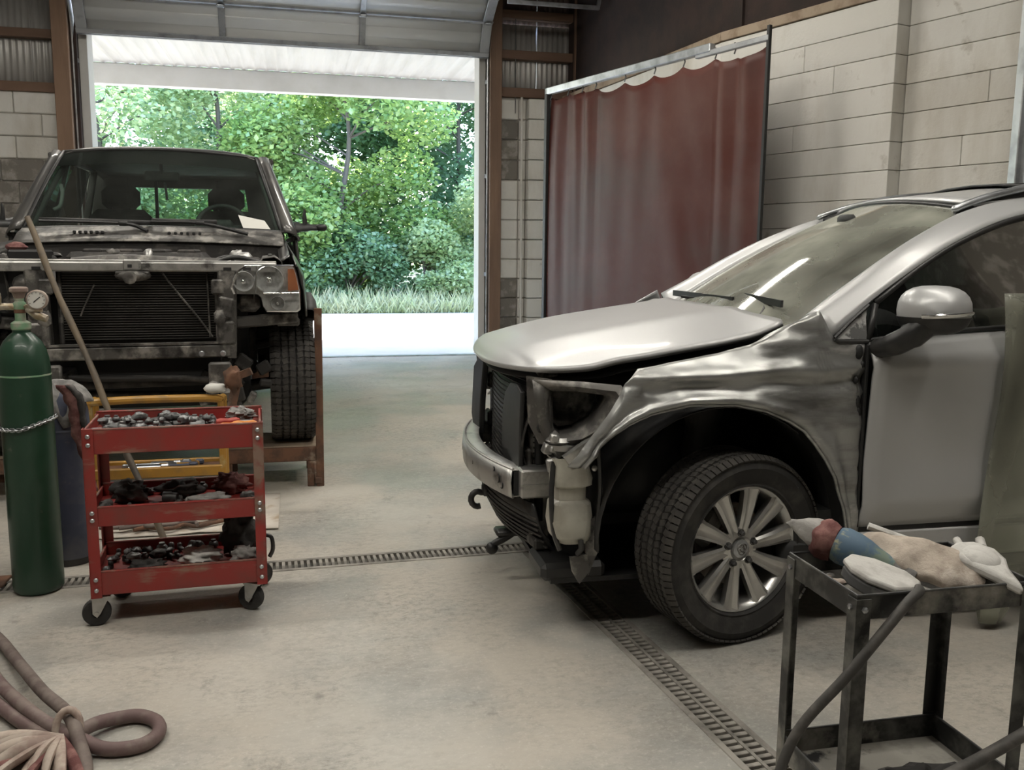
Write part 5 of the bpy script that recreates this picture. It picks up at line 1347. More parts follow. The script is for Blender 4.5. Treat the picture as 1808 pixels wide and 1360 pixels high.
# --- headlight (left lamp still fitted, right lamp removed)
HP = [(.535, 1.315), (.575, 1.415), (.625, 1.448), (.90, 1.450), (.915, 1.40), (.935, 1.30), (.935, 1.185), (.915, 1.168), (.735, 1.172), (.715, 1.20), (.705, 1.255), (.685, 1.275), (.55, 1.278)]
def hy_(x): return -.035+.30*max(0, x-.66)**1.6
hb = MB(); hb.prism([(x, hy_(x)+.055, z) for x, z in HP], (0, .14, 0)); hlp = tp(hb, 'headlight', 'reflector', smooth=30)
le = MB(); n_ = len(HP); cx_, cz_ = .77, 1.33
rows = [[(x, hy_(x)+.06, z) for x, z in HP+HP[:1]], [(x, hy_(x)-.002, z) for x, z in HP+HP[:1]], [(lerp(x, cx_, .05), hy_(x)-.012, lerp(z, cz_, .05)) for x, z in HP+HP[:1]]]
le.grid(rows); le.add([(lerp(x, cx_, .05), hy_(x)-.012, lerp(z, cz_, .05)) for x, z in HP], [tuple(range(n_))]); tp(le, 'lens', 'lens', hlp, smooth=40)
def bowl(x, z, r_, nm='reflector_bowl'):
    b_ = MB(); y0 = hy_(x)+.006; b_.lathe([(r_, 0), (r_*.96, .015), (r_*.75, .035), (r_*.4, .05), (0, .055)], (x, y0, z), 'y', 24); b_.lathe([(r_*1.0, -.002), (r_*1.06, .002), (r_*1.02, .01)], (x, y0, z), 'y', 24)
    o_ = tp(b_, nm, 'reflector', hlp, smooth=60)
    c_ = MB(); c_.ball((x, y0+.02, z), (r_*.28, .02, r_*.28), 12, 8); tp(c_, 'bulb', 'chrome', hlp, smooth=180)
bowl(.61, 1.352, .058); bowl(.755, 1.362, .080); bowl(.80, 1.222, .040)
am = MB(); am.prism([(.865, hy_(.87)+.012, 1.425), (.905, hy_(.905)+.012, 1.425), (.925, hy_(.925)+.012, 1.30), (.862, hy_(.865)+.012, 1.295)], (0, .04, 0)); tp(am, 'turn_signal', 'amber', hlp, smooth=0)
dv = MB(); dv.tube([(x, hy_(x)+.0, 1.282-.0*x) for x in (.72, .80, .88, .93)], .005, 6); dv.tube([(.675, hy_(.675), 1.28), (.685, hy_(.69), 1.44)], .004, 6); tp(dv, 'divider', 'chrome', hlp)
for s in (1, -1):
    bx = MB(); bx.bar((s*.55, .10, 1.10), (s*.92, .12, 1.13), .06, .07, bev=.012); bx.box((s*.63, .10, 1.22), (.14, .10, .11), bev=.03); bx.box((s*.86, .14, 1.10), (.14, .06, .05), bev=.01)
    tp(bx, 'bumper_bracket', 'grime_lt', smooth=40)
lp = MB(); lp.b2(-.93, -.56, .08, .20, 1.14, 1.44, .03); tp(lp, 'lamp_opening', 'black', smooth=0)
for k in range(8):
    m_ = MB(); m_.ball((rt.uniform(-.9, -.56), rt.uniform(.02, .08), rt.uniform(1.0, 1.42)), (rt.uniform(.03, .06), .03, rt.uniform(.03, .07)), 8, 6, amp=.35, seed=k+40); tp(m_, 'lamp_bracket', 'grime_lt' if k % 2 else 'grime', smooth=50)
# --- mirrors
for s in (1, -1):
    mm = MB(); mm.tube(spline([(s*.93, 1.52, 1.70), (s*1.02, 1.50, 1.705), (s*1.12, 1.48, 1.705)], 4), [.055]*3+[.04]*3+[.03]*3, 8, rz=.6); mm.box((s*1.15, 1.48, 1.705), (.08, .06, .05), bev=.015); mm.tube([(s*1.03, 1.5, 1.72), (s*1.025, 1.5, 1.80), (s*1.03, 1.5, 1.84)], [.02, .014, .006], 6)
    if s < 0: mm.ball((s*1.13, 1.45, 1.74), (.06, .05, .11), 12, 8)
    tp(mm, 'door_mirror_mount', 'black_plastic', smooth=50)

# ================================================================== WHEEL STAND
ST = thing('wheel_stand', 'rusty steel stand carrying the pickup front wheel', 'stand', (0, 6.2, 0))
p_ = MB(); p_.b2(-.46, .125, -.22, .26, .215, .268, .006); tp(p_, 'deck_plank', 'rust_wood' if 'rust_wood' in MATS else 'sill_wood', ST)
p_ = MB(); p_.b2(-.46, .125, -.25, -.22, .17, .262, .004); tp(p_, 'front_rail', 'rust', ST)
p_ = MB(); p_.b2(-.46, .125, .26, .29, .17, .262, .004); tp(p_, 'rear_rail', 'rust', ST)
for (x, y) in ((-.44, -.235), (.075, -.235), (-.44, .275), (.075, .275)):
    tp(MB().b2(x-.022, x+.022, y-.022, y+.022, 0, .17, .004), 'leg', 'rust', ST)
for y in (-.2,): tp(MB().bar((.135, y-.05, 0), (.142, y-.05, 1.17), .022, .05, up=(1, 0, 0), bev=.003), 'upright', 'rust', ST)
tp(MB().b2(.10, .146, -.27, .29, .02, .06, .004), 'foot_bar', 'rust', ST)
for (x_, y_, rz_, lb_) in ((-1.83, 6.22, PI, 'rusty steel stand under the front wheel of the pickup near the gas cylinders'), (-.12, 10.12, 0, 'rusty steel stand under the rear wheel of the pickup on the doorway side'), (-1.92, 10.12, PI, 'rusty steel stand under the rear wheel of the pickup on the wall side')):
    c_ = copy_tree(ST); c_.location = (x_, y_, 0); c_.rotation_euler = (0, 0, rz_); c_['label'] = lb_
# ================================================================== RED TOOL CART
RC = thing('tool_cart', 'worn red steel tool cart with three trays full of greasy parts', 'cart', (-.835, 3.83, 0), R(2.5))
CW, CD = .69, .36
def rp(mb, name, m_='red_paint', parent=RC, **k): return mb.build(name, m_, parent, **k)
def tray(z0, z1, lip=True):
    t = MB(); t.b2(.012, CW-.012, .012, CD-.012, z1-.046, z1-.040)
    t.b2(.008, CW-.008, 0, .006, z0, z1, .002); t.b2(.008, CW-.008, CD-.006, CD, z0, z1+.012, .002)
    t.b2(0.004, .010, .004, CD-.004, z0, z1, .002); t.b2(CW-.010, CW-.004, .004, CD-.004, z0, z1, .002)
    o = rp(t, 'tray', smooth=0)
    lp = MB()
    for q in ([(.01, .003, z1), (CW-.01, .003, z1)], [(.008, .01, z1), (.008, CD-.01, z1)], [(CW-.008, .01, z1), (CW-.008, CD-.01, z1)], [(.01, CD-.003, z1+.012), (CW-.01, CD-.003, z1+.012)]): lp.tube(q, .005, 8)
    rp(lp, 'tray_rim', 'red_worn', o); return o
TR = [(.725, .825), (.425, .505), (.135, .235)]
for z0, z1 in TR: tray(z0, z1)
for (x, sx) in ((0, 1), (CW, -1)):
    for (y, sy) in ((-.006, 1), (CD+.006, -1)):
        l = MB(); l.b2(x-.002*sx, x+.040*sx, y, y+sy*.004, .125, .83 if y < .1 else .84, .001); l.b2(x-.003*sx, x+.002*sx, y, y+sy*.04, .125, .83, .001)
        lg = rp(l, 'leg', 'red_worn' if (x > .1 and y < .1) else 'red_paint', smooth=0)
        if y < .1:
            for z in (.80, .765, .485, .455, .205, .16):
                b_ = MB(); b_.lathe([(.009, 0), (.009, -.005), (.005, -.008), (0, -.008)], (x+.020*sx, y-.001, z), 'y', 10); rp(b_, 'bolt', 'galv', lg)
def caster(x, y, rz):
    M = Matrix.Translation((x, y, 0)) @ Matrix.Rotation(rz, 4, 'Z')
    w_ = MB(); w_.lathe([(.020, -.017), (.044, -.019), (.053, -.017), (.056, -.010), (.056, .010), (.053, .017), (.044, .019), (.020, .017)], (.025, 0, .056), 'y', 28); w_.xf(M)
    o = rp(w_, 'caster', 'rubber', smooth=40)
    f = MB()
    for s in (-1, 1): f.prism([(-.025, s*.024, .122), (.040, s*.024, .122), (.040, s*.024, .056), (.024, s*.024, .038), (.010, s*.024, .056)], (0, s*.004, 0))
    f.b2(-.03, .045, -.03, .03, .118, .126); f.tube([(.025, -.034, .056), (.025, .034, .056)], .010, 8); f.xf(M); rp(f, 'fork', 'alum', o)
    h = MB(); h.lathe([(.019, -.021), (.019, .021)], (.025, 0, .056), 'y', 16); h.xf(M); rp(h, 'hub', 'dark_steel', o)
caster(.035, .035, R(186)); caster(CW-.045, .035, R(150)); caster(.05, CD-.04, R(30)); caster(CW-.05, CD-.04, R(20))
hk = MB(); hk.tube(spline([(CW+.0, .10, .31), (CW+.025, .09, .30), (CW+.03, .085, .25), (CW+.015, .085, .215)], 4), .009, 8); rp(hk, 'side_hook', 'black_plastic')
# contents of the trays, each piece by itself
RM = Matrix.Translation(RC.location) @ Matrix.Rotation(R(2.5), 4, 'Z')
rc = random.Random(77)
def loose(name, mb, m_, label, cat, group, smooth=50):
    o = mb.xf(RM).build(name, m_, None, smooth=smooth)
    c = sum(((v.co) for v in o.data.vertices), Vector())/len(o.data.vertices); zmin = min(v.co.z for v in o.data.vertices); c.z = zmin
    for v in o.data.vertices: v.co -= c
    o.location = c; return tag(o, label, cat, group)
def fitting(c, kind, s):
    mb = MB(); a = rc.uniform(0, PI); Rm = Matrix.Rotation(a, 3, 'Z')
    if kind == 0:      # socket lying on its side
        mb.lathe([(0, -s*1.1), (s*.8, -s*1.1), (s*.85, -s*.2), (s*1.0, -.0), (s*1.0, s*1.1), (s*.7, s*1.1), (s*.6, s*.5), (0, s*.5)], (0, 0, s), 'x', 12)
    elif kind == 1:    # lump of casting
        mb.ball((0, 0, s*.75), (s*1.35, s*1.0, s*.8), 10, 7, amp=.45, fr=2., seed=rc.random()*50, flat=s*.72)
    elif kind == 2:    # clamp or bracket
        mb.box((0, 0, s*.45), (s*2.4, s*.9, s*.8), bev=s*.2); mb.box((s*.8, 0, s*.9), (s*.7, s*.9, s*1.2), bev=s*.2)
    elif kind == 3:    # short bolt
        mb.tube([(-s*1.4, 0, s*.6), (s*.8, 0, s*.6)], s*.42, 8); mb.lathe([(s*.8, 0), (s*.8, s*.6), (0, s*.6)], (s*.8, 0, s*.75), 'x', 6); mb.lathe([(0, 0), (s*.8, 0)], (s*.8, 0, s*.75), 'x', 6)
    else:              # fluted cap
        mb.ball((0, 0, s*.8), (s, s, s*.8), 10, 7, amp=.1, fr=4, seed=3, flat=s*.78)
        mb.lathe([(s*.5, 0), (s*.5, s*.5), (0, s*.55)], (0, 0, s*1.3), 'z', 10)
    mb.xf(Matrix.Translation(c) @ Rm.to_4x4()); return mb
KN = [('socket', 'socket'), ('metal_lump', 'metal part'), ('clamp', 'clamp'), ('bolt', 'bolt'), ('cap', 'cap')]
LAB = {'socket': 'small greasy socket in the {} tray of the red cart', 'metal_lump': 'lumpy grimy metal casting in the {} tray of the red cart', 'clamp': 'small grimy clamp in the {} tray of the red cart', 'bolt': 'short dirty bolt in the {} tray of the red cart', 'cap': 'round dirty cap in the {} tray of the red cart'}
CLEAR = [('middle', .14, .22, .09, .07), ('middle', .34, .24, .10, .06), ('middle', .55, .26, .08, .06), ('middle', .46, .10, .10, .04), ('bottom', .58, .23, .08, .08), ('bottom', .42, .13, .09, .07), ('bottom', .20, .09, .08, .04), ('top', .60, .25, .06, .05)]
def fill(zt, x0, x1, rows_, nx_, tname, dark, smin, smax, up=0.):
    for r_ in range(rows_):
        for i in range(nx_):
            k = rc.choice((0, 1, 1, 1, 2, 3, 4)); s = rc.uniform(smin, smax)
            x = lerp(x0, x1, (i+.5+rc.uniform(-.3, .3))/nx_); y = .045+r_*(.27/max(1, rows_-1) if rows_ > 1 else 0)+rc.uniform(-.012, .012)
            nm, ct = KN[k]
            if any(z_ == tname and abs(x-cx_) < a_+s and abs(y-cy_) < b_+s for z_, cx_, cy_, a_, b_ in CLEAR): continue
            loose(nm, fitting((x, y, zt+.0065+up*r_), k, s), 'part_dark' if rc.random() < dark else 'part_grey', LAB[nm].format(tname), ct, '{}s in the {} tray'.format(ct, tname))
fill(.779, .035, .50, 4, 12, 'top', .35, .017, .027)
# second layer heaped over the first in the top tray
for i in range(10):
    k = rc.choice((1, 1, 4, 2)); nm, ct = KN[k]
    loose(nm, fitting((.06+i*.045, .14+rc.uniform(-.06, .06), 0.779+.042), k, rc.uniform(.016, .024)), 'part_grey', LAB[nm].format('top'), ct, '{}s in the top tray'.format(ct))
fill(.459, .035, .655, 4, 13, 'middle', .75, .018, .027)
fill(.189, .035, .52, 4, 11, 'bottom', .45, .018, .028)
def tool(c, L, rz, hm, name, label):
    M = RM @ Matrix.Translation(c) @ Matrix.Rotation(rz, 4, 'Z')
    t = thing(name, label, 'screwdriver', M.translation, 0)
    M0 = Matrix.Translation(-M.translation) @ M
    h = MB(); h.lathe([(0, 0), (.012, .002), (.017, .02), (.013, .05), (.017, .085), (.010, .10), (0, .10)], (0, 0, .018), 'x', 10); h.xf(M0); h.build('handle', hm, t, smooth=50)
    b_ = MB(); b_.tube([(.095, 0, .018), (L, 0, .012)], .0045, 8); b_.xf(M0); b_.build('blade', 'galv', t)
tool((.515, .06, 0.787), .16, R(20), 'part_orange', 'screwdriver', 'screwdriver with an orange handle in the red cart top tray')
tool((.50, .17, 0.787), .15, R(12), 'part_red', 'screwdriver', 'screwdriver with a red handle in the red cart top tray')
tool((.57, .11, 0.787), .10, R(-6), 'part_orange', 'screwdriver', 'stubby screwdriver with an orange handle at the end of the red cart top tray')
cb = MB(); cb.ball((.60, .25, 0.787+.03), (.06, .045, .032), 24, 16, amp=.6, seed=9, flat=.029); loose('rag', cb, 'rag_grey', 'crumpled pale rag in the corner of the red cart top tray', 'rag', None)
def ragmb(c, r, seed, amp=.55, fr=2.2, flat=.9): return MB().ball(c, r, 30, 20, amp=amp, fr=fr, seed=seed, flat=r[2]*flat)
for (c, r, sd, m_, lb) in (((.14, .22, 0.465+.042), (.075, .06, .045), 2, 'rag_dark', 'black greasy rag bunched in the red cart middle tray beside its worn leg'),
                           ((.34, .24, 0.465+.036), (.085, .055, .04), 3, 'rag_dark', 'long dark rag spread along the red cart middle tray'),
                           ((.55, .26, 0.465+.042), (.075, .05, .045), 4, 'rag_red', 'dull reddish rag at the back of the red cart middle tray'),
                           ((.46, .10, 0.465+.020), (.09, .035, .024), 5, 'rag_grey', 'grey folded rag lying along the red cart middle tray front'),
                           ((.58, .23, 0.195+.085), (.075, .07, .095), 6, 'rag_dark', 'big black greasy bundle of rags heaped in the red cart bottom tray'),
                           ((.42, .13, 0.195+.032), (.075, .06, .036), 7, 'dust_white', 'pale dirty rag spread over parts in the red cart bottom tray'),
                           ((.60, .09, 0.195+.035), (.05, .04, .038), 8, 'rag_grey', 'grey rag crumpled against the bottom tray leg of the red cart'),
                           ((.20, .09, 0.195+.022), (.07, .04, .026), 9, 'rag_dark', 'flat dark rag in the front of the red cart bottom tray')):
    loose('rag', ragmb(c, r, sd), m_, lb, 'rag', None, 180)

# ================================================================== GAS CYLINDERS
GC = thing('gas_cylinder', 'tall dark green gas cylinder with brass valve and gauge chained by the red cart', 'gas cylinder', (-1.165, 4.34, 0))
RG = .106
cy = MB(); cy.lathe([(0, .004), (RG-.012, .004), (RG-.002, .016), (RG, .04), (RG, 1.00), (RG*.995, 1.02), (RG*.96, 1.06), (RG*.87, 1.10), (RG*.70, 1.137), (RG*.48, 1.163), (RG*.34, 1.175), (RG*.32, 1.20), (0, 1.20)], ax='z', n=48)
gb = cy.build('body', 'green_paint', GC, smooth=40)
MB().lathe([(RG+.001, .985), (RG+.002, .989), (RG+.001, .993)], ax='z', n=48).build('weld_line', 'pale_green', GC)
MB().lathe([(.036, 1.185), (.040, 1.19), (.040, 1.215), (.026, 1.225), (.022, 1.225)], ax='z', n=20).build('neck_ring', 'pale_green', GC)
v = MB(); v.lathe([(.022, 1.22), (.022, 1.27), (.026, 1.28), (.026, 1.30), (.018, 1.31), (.020, 1.325), (0, 1.325)], ax='z', n=16)
va = v.build('valve', 'pale_green', GC, smooth=40)
MB().lathe([(.018, 1.255), (.024, 1.26), (.024, 1.275), (.018, 1.28)], ax='z', n=16).build('valve_nut', 'rust', va)
hw_ = MB(); hw_.lathe([(0, 1.322), (.020, 1.322), (.028, 1.345), (.038, 1.352), (.038, 1.366), (.030, 1.372), (0, 1.370)], ax='z', n=14); hw_.build('hand_wheel', 'strap', va, smooth=30)
v = MB(); v.tube([(-.01, 0, 1.285), (-.06, -.01, 1.287), (-.085, -.015, 1.285)], .015, 10); v.lathe([(.022, -.11), (.022, -.08)], (0, -.015, 1.285), 'x', 10); v.tube([(-.09, -.015, 1.28), (-.092, -.015, 1.33)], [.022, .026], 10); v.ball((-.092, -.015, 1.335), .026, 10, 8); v.tube([(-.11, -.015, 1.283), (-.18, -.02, 1.28), (-.25, -.01, 1.25)], .016, 8)
v.build('outlet', 'brass', va, smooth=50)
v = MB(); v.tube([(.01, 0, 1.288), (.05, -.02, 1.284), (.07, -.03, 1.275)], .011, 8); v.tube([(.03, -.01, 1.275), (.075, -.03, 1.25), (.115, -.04, 1.235)], [.012, .020, .016], 8); v.build('regulator', 'brass', va, smooth=50)
gx, gz = .082, 1.318
g_ = MB(); g_.lathe([(0, .02), (.040, .02), (.043, .0), (.043, -.018), (.037, -.022)], (gx, -.035, gz), 'y', 28); ga = g_.build('gauge', 'strap', va, smooth=40)
MB().lathe([(.037, -.019), (0, -.019)], (gx, -.035, gz), 'y', 28).build('gauge_face', 'white_plain', ga)
nd = MB(); nd.bar((gx-.012, -.056, gz-.010), (gx+.014, -.056, gz+.012), .002, .003); 
for k in range(9):
    a = R(-30+k*30); nd.bar((gx+.028*math.cos(a), -.0555, gz+.028*math.sin(a)), (gx+.033*math.cos(a), -.0555, gz+.033*math.sin(a)), .0015, .002)
nd.build('needle_and_ticks', 'black', ga, smooth=0)
MB().box((.075, -.045, 1.272), (.055, .01, .012), bev=.002).build('gauge_stem', 'brass', ga)
# chain round the cylinder
CH_ = thing('safety_chain', 'steel link chain hung round the green cylinder', 'chain', (-1.165, 4.34, .76))
NL = 26; lk = None
for k in range(NL):
    a0 = PI+.12+(PI-.0)*k/NL; a1 = PI+.12+PI*(k+1)/NL
    def cp(a): return Vector(((RG+.010)*math.cos(a), (RG+.010)*math.sin(a), .02*math.cos(a)*1.0-.0+.018*abs(math.cos(a))))
    p = cp(a0); q = cp(a1); d = (q-p).normalized(); c = (p+q)/2
    if lk is None:
        lm = MB(); L = (q-p).length*.5+.006; pts = []
        for j in range(16):
            t = 2*PI*j/16; pts.append((math.cos(t)*L, math.sin(t)*.0075, 0))
        lm.tube(pts, .0030, 6, closed=True); lk = lm.build('link', 'galv', CH_); o = lk
    else: o = inst(lk, CH_)
    nrm = Vector((c.x, c.y, 0)).normalized(); up = d.cross(nrm).normalized()
    if k % 2: ax1, ax2 = up, nrm
    else: ax1, ax2 = nrm, up
    Mx = Matrix((d, ax1, d.cross(ax1))).transposed(); o.location = c; o.rotation_euler = Mx.to_euler()
# blue cylinder
BC = thing('blue_cylinder', 'dull blue steel cylinder standing behind the green one, with rags over its top', 'gas cylinder', (-1.115, 4.74, 0))
RB_ = .118
MB().lathe([(0, .012), (RB_*.86, .012), (RB_*.93, .0), (RB_, .02), (RB_, .70), (RB_*.97, .76), (RB_*.85, .82), (RB_*.6, .86), (RB_*.4, .875), (0, .88)], ax='z', n=40).build('body', 'blue_paint', BC, smooth=50)
MB().lathe([(RB_+.001, .66), (RB_+.004, .668), (RB_+.001, .676)], ax='z', n=40).build('band', 'blue_paint', BC)
MB().lathe([(RB_*.94, .0), (RB_*1.01, .004), (RB_*1.01, .03), (RB_, .034)], ax='z', n=40).build('foot_ring', 'black_plastic', BC)
def drape(x, y, z, r, mt, name, label, seed, strips, cat='rag'):
    mb = MB(); n = 28; rows = []
    for i in range(10):
        t = i/9; row = []
        for k in range(n):
            a = 2*PI*k/n; rr_ = r*t*(1+.12*math.sin(3*a+seed)); zz = -.10*t**3-(.16*max(0, noise.noise(Vector((math.cos(a)*1.5, math.sin(a)*1.5, seed))))*t*t)+.015*noise.noise(Vector((math.cos(a)*3*t, math.sin(a)*3*t, seed+5)))
            row.append((rr_*math.cos(a), rr_*math.sin(a), zz))
        rows.append(row)
    mb.grid(rows, True)
    o = mb.build(name, mt, None, smooth=180, solid=.006); o.location = (x, y, z); return tag(o, label, cat)
drape(-1.115, 4.74, .905, .140, 'rag_grey', 'rag', 'grey cloth draped over the top of the blue cylinder', 3, 0)
def strip(name, pts, w, mt, label, cat='rag'):
    pts = spline(pts, 6); mb = MB(); rows = []
    for i, p in enumerate(pts):
        tt = i/(len(pts)-1); ww = w*(1-.75*tt**2)*(1+.2*math.sin(i*1.7)); rows.append([p+Vector((-ww/2, .004*math.sin(i), 0)), p+Vector((0, -.012, 0)), p+Vector((ww/2, .004*math.cos(i), 0))])
    mb.grid(rows); o = mb.build(name, mt, None, smooth=180, solid=.006); return tag(o, label, cat)
strip('red_rag', [(-1.075, 4.605, .90), (-1.03, 4.598, .80), (-1.02, 4.595, .66), (-.985, 4.60, .52), (-.955, 4.60, .38)], .06, 'rag_red', 'long torn red rag hanging down the side of the blue cylinder')
strip('dark_strap', [(-1.05, 4.60, .90), (-1.0, 4.585, .84), (-.99, 4.59, .72), (-.985, 4.60, .60)], .035, 'rag_dark', 'dark strap hanging over the front of the blue cylinder', 'strap')
hb_ = MB(); hb_.ball((0, 0, .30), (.085, .07, .15), 20, 16, amp=.4, fr=2, seed=12); hb_.ball((.0, .0, .10), (.08, .08, .10), 16, 12, amp=.3, seed=4, flat=.099); o = hb_.build('rag_heap', 'rag_red', None, smooth=180); o.location = (-1.42, 4.36, .30); tag(o, 'red and grey rag bundle hanging on a hook post left of the green cylinder', 'rag')
rkp = thing('hook_post', 'rusty post with foot plate standing by the green cylinder', 'post', (-1.42, 4.46, 0)); MB().b2(-.015, .015, -.015, .015, .01, .82, .003).build('shaft', 'rust', rkp); MB().b2(-.09, .09, -.07, .07, 0, .012, .003).build('foot_plate', 'rust', rkp); MB().tube([(0, -.01, .78), (0, -.06, .80), (0, -.08, .77)], .008, 6).build('hook', 'rust', rkp)

# ================================================================== LEANING POLE, YELLOW BENCH, CARDBOARD
pl = MB(); a = Vector((-.705, 4.93, .012)); c = Vector((-1.425, 5.545, 1.705)); n_ = 16
pl.tube([a.lerp(c, i/n_)+Vector((.006*math.sin(i*.9), 0, 0)) for i in range(n_+1)], [.017+.002*math.sin(i*1.9) for i in range(n_+1)], 10)
o = pl.build('wooden_pole', 'pole_wood', None, smooth=50); tag(o, 'long weathered wooden pole leaning on the pickup front crossmember', 'pole')
YB_ = thing('yellow_bench', 'low yellow tubular steel bench behind the red cart', 'bench', (-.762, 5.36, 0))
def yb(mb, nm, m_='yellow_paint', **k): return mb.build(nm, m_, YB_, **k)
yb(MB().tube(spline([(-.352, -.1, .700), (-.32, -.1, .708), (-.1, -.1, .716), (.20, -.1, .716), (.31, -.1, .712), (.352, -.1, .700)], 4), .022, 10), 'front_rail')
yb(MB().tube([(-.35, .07, .690), (.35, .07, .690)], .018, 10), 'rear_rail')
for x in (-.345, .345):
    for y in (-.1, .07): yb(MB().tube([(x, y, .02), (x, y, .70)], .020, 10), 'leg', 'yellow_paint')
    yb(MB().tube([(x, -.1, .695), (x, .07, .695)], .018, 10), 'end_rail')
yb(MB().b2(-.345, .345, -.125, -.10, .275, .335, .006), 'shelf_rail'); yb(MB().b2(-.345, .345, .07, .095, .275, .335, .006), 'shelf_rail')
yb(MB().b2(-.34, .34, -.10, .07, .300, .312), 'shelf', 'rust')
rs2 = random.Random(4)
for k in range(7):
    b_ = MB(); x = rs2.uniform(-.45, -.95); L = rs2.uniform(.18, .32); y = 5.285+k*.017; z = .313+.012
    a_ = rs2.uniform(-.2, .2); cx = -.76+rs2.uniform(-.1, .1)
    b_.bar((cx-L*.5*math.cos(a_), y-L*.5*math.sin(a_)*.3, z), (cx+L*.5*math.cos(a_), y+L*.5*math.sin(a_)*.3, z), .022, .02, bev=.004); b_.box((cx+L*.5*math.cos(a_), y+L*.5*math.sin(a_)*.3, z+.004), (.05, .03, .03), bev=.008)
    o = b_.build('hand_tool', ('galv', 'blue_paint', 'part_grey', 'yellow_paint')[k % 4], None); tag(o, ('grey steel hand tool lying on the yellow bench shelf', 'blue hand tool lying on the yellow bench shelf', 'dark grey hand tool lying on the yellow bench shelf', 'yellow hand tool lying on the yellow bench shelf')[k % 4], 'tool', 'tools on the yellow bench shelf')
o = MB().ball((0, 0, .035), (.06, .04, .026), 14, 8, amp=.2, seed=6, flat=.025, pw=.7).build('white_block', 'white_plain', None, smooth=60); o.location = (-.445, 5.262, .735); tag(o, 'white foam block on the end of the yellow bench rail', 'block')
rr_ = MB(); rr_.ball((0, 0, .06), (.05, .035, .07), 18, 12, amp=.5, fr=1.8, seed=15); rr_.bar((-.02, 0, -.12), (.02, 0, .05), .05, .02, up=(0, 1, 0)); rr_.bar((.0, .0, .07), (.10, -.03, .11), .04, .02, up=(0, 1, 0)); o = rr_.build('torn_bracket', 'rust', None, smooth=60); o.location = (-.345, 5.235, .76); tag(o, 'torn rusty red bracket clamped to the bench corner in front of the truck tire', 'bracket')
sh_ = MB(); sh_.grid([[(-1.12+1.0*i/12, 5.03+.75*j/8, .010+.012*noise.noise(Vector((i*.5, j*.6, 2)))) for i in range(13)] for j in range(9)]); o = sh_.build('cardboard_sheet', 'card', None, smooth=180, solid=.006); tag(o, 'stained pale cardboard sheet lying on the floor under the yellow bench', 'cardboard')
for k in range(7):
    q = []; x = rs2.uniform(-1.05, -.7); y = rs2.uniform(5.06, 5.45)
    for j in range(6): q.append((x+j*.085+rs2.uniform(-.03, .03), y+rs2.uniform(-.09, .09), .033+.012*(k % 2)+rs2.uniform(0, .006)))
    o = MB().tube(spline(q, 5), .011, 7).build('hose_scrap', 'hose_tan' if k % 2 else 'rust', None, smooth=60); tag(o, 'tan scrap of hose lying on the cardboard sheet' if k % 2 else 'rusty brown scrap of pipe lying on the cardboard sheet', 'hose', 'hose scraps on the cardboard')

# ================================================================== BLACK CART
BK = thing('utility_cart', 'scuffed black steel utility cart with dusty sanding tools on top', 'cart', (1.275, 1.795, 0), R(-1.0))
BW, BD = .49, .315
def bp(mb, name, m_='cart_black', parent=BK, **k): return mb.build(name, m_, parent, **k)
def btray(z0, z1, nm, inner):
    t = MB(); t.b2(.004, BW-.004, 0, .005, z0, z1, .001); t.b2(.004, BW-.004, BD-.005, BD, z0, z1, .001); t.b2(0, .005, .0, BD, z0, z1, .001); t.b2(BW-.005, BW, .0, BD, z0, z1, .001)
    o = bp(t, nm, smooth=0); bp(MB().b2(.004, BW-.004, .004, BD-.004, z0, z0+.005), 'tray_bottom', inner, o, smooth=0)
    r_ = MB()
    for q in ([(0, .002, z1), (BW, .002, z1)], [(.002, 0, z1), (.002, BD, z1)], [(BW-.002, 0, z1), (BW-.002, BD, z1)], [(0, BD-.002, z1), (BW, BD-.002, z1)]): r_.tube(q, .0035, 8)
    bp(r_, 'tray_rim', 'dark_steel', o); return o
btray(.690, .750, 'top_tray', 'tray_dust'); btray(.165, .235, 'bottom_tray', 'tray_dust')
for (x, sx) in ((0, 1), (BW, -1)):
    for (y, sy) in ((0, 1), (BD, -1)):
        l = MB(); l.b2(x-.003*sx, x+.036*sx, y-.004*sy, y, .12, .742, .001); l.b2(x-.004*sx, x, y-.004*sy, y+.034*sy, .12, .742, .001)
        lg = bp(l, 'leg', 'cart_black', smooth=0)
        for (bx, z) in ((.018, .716), (.018, .206), (.018, .182)):
            b_ = MB(); b_.lathe([(.008, 0), (.008, -.005*sy), (.004, -.008*sy), (0, -.008*sy)], (x+bx*sx, y-.004*sy, z), 'y', 6); bp(b_, 'bolt', 'galv', lg, smooth=0)
        b_ = MB(); b_.lathe([(.007, 0), (.007, -.005*sx), (0, -.007*sx)], (x-.004*sx, y+.018*sy, .718), 'x', 6); bp(b_, 'bolt', 'galv', lg, smooth=0)
        w_ = MB(); w_.lathe([(.015, -.013), (.040, -.014), (.045, -.008), (.045, .008), (.040, .014), (.015, .013)], (x+sx*.03, y+sy*.03, .046), 'y', 22); cs = bp(w_, 'caster', 'rubber', smooth=40)
        f = MB()
        for s in (-1, 1): f.b2(x+sx*.015, x+sx*.045, y+sy*.03+s*.018-.002, y+sy*.03+s*.018+.002, .04, .12)
        f.b2(x+sx*.01, x+sx*.05, y+sy*.03-.022, y+sy*.03+.022, .112, .125); bp(f, 'fork', 'rust', cs, smooth=0)
BM = Matrix.Translation(BK.location) @ Matrix.Rotation(R(-1.0), 4, 'Z')
def onb(o, c): o.matrix_world = BM @ Matrix.Translation(c); return o
ZB = .696
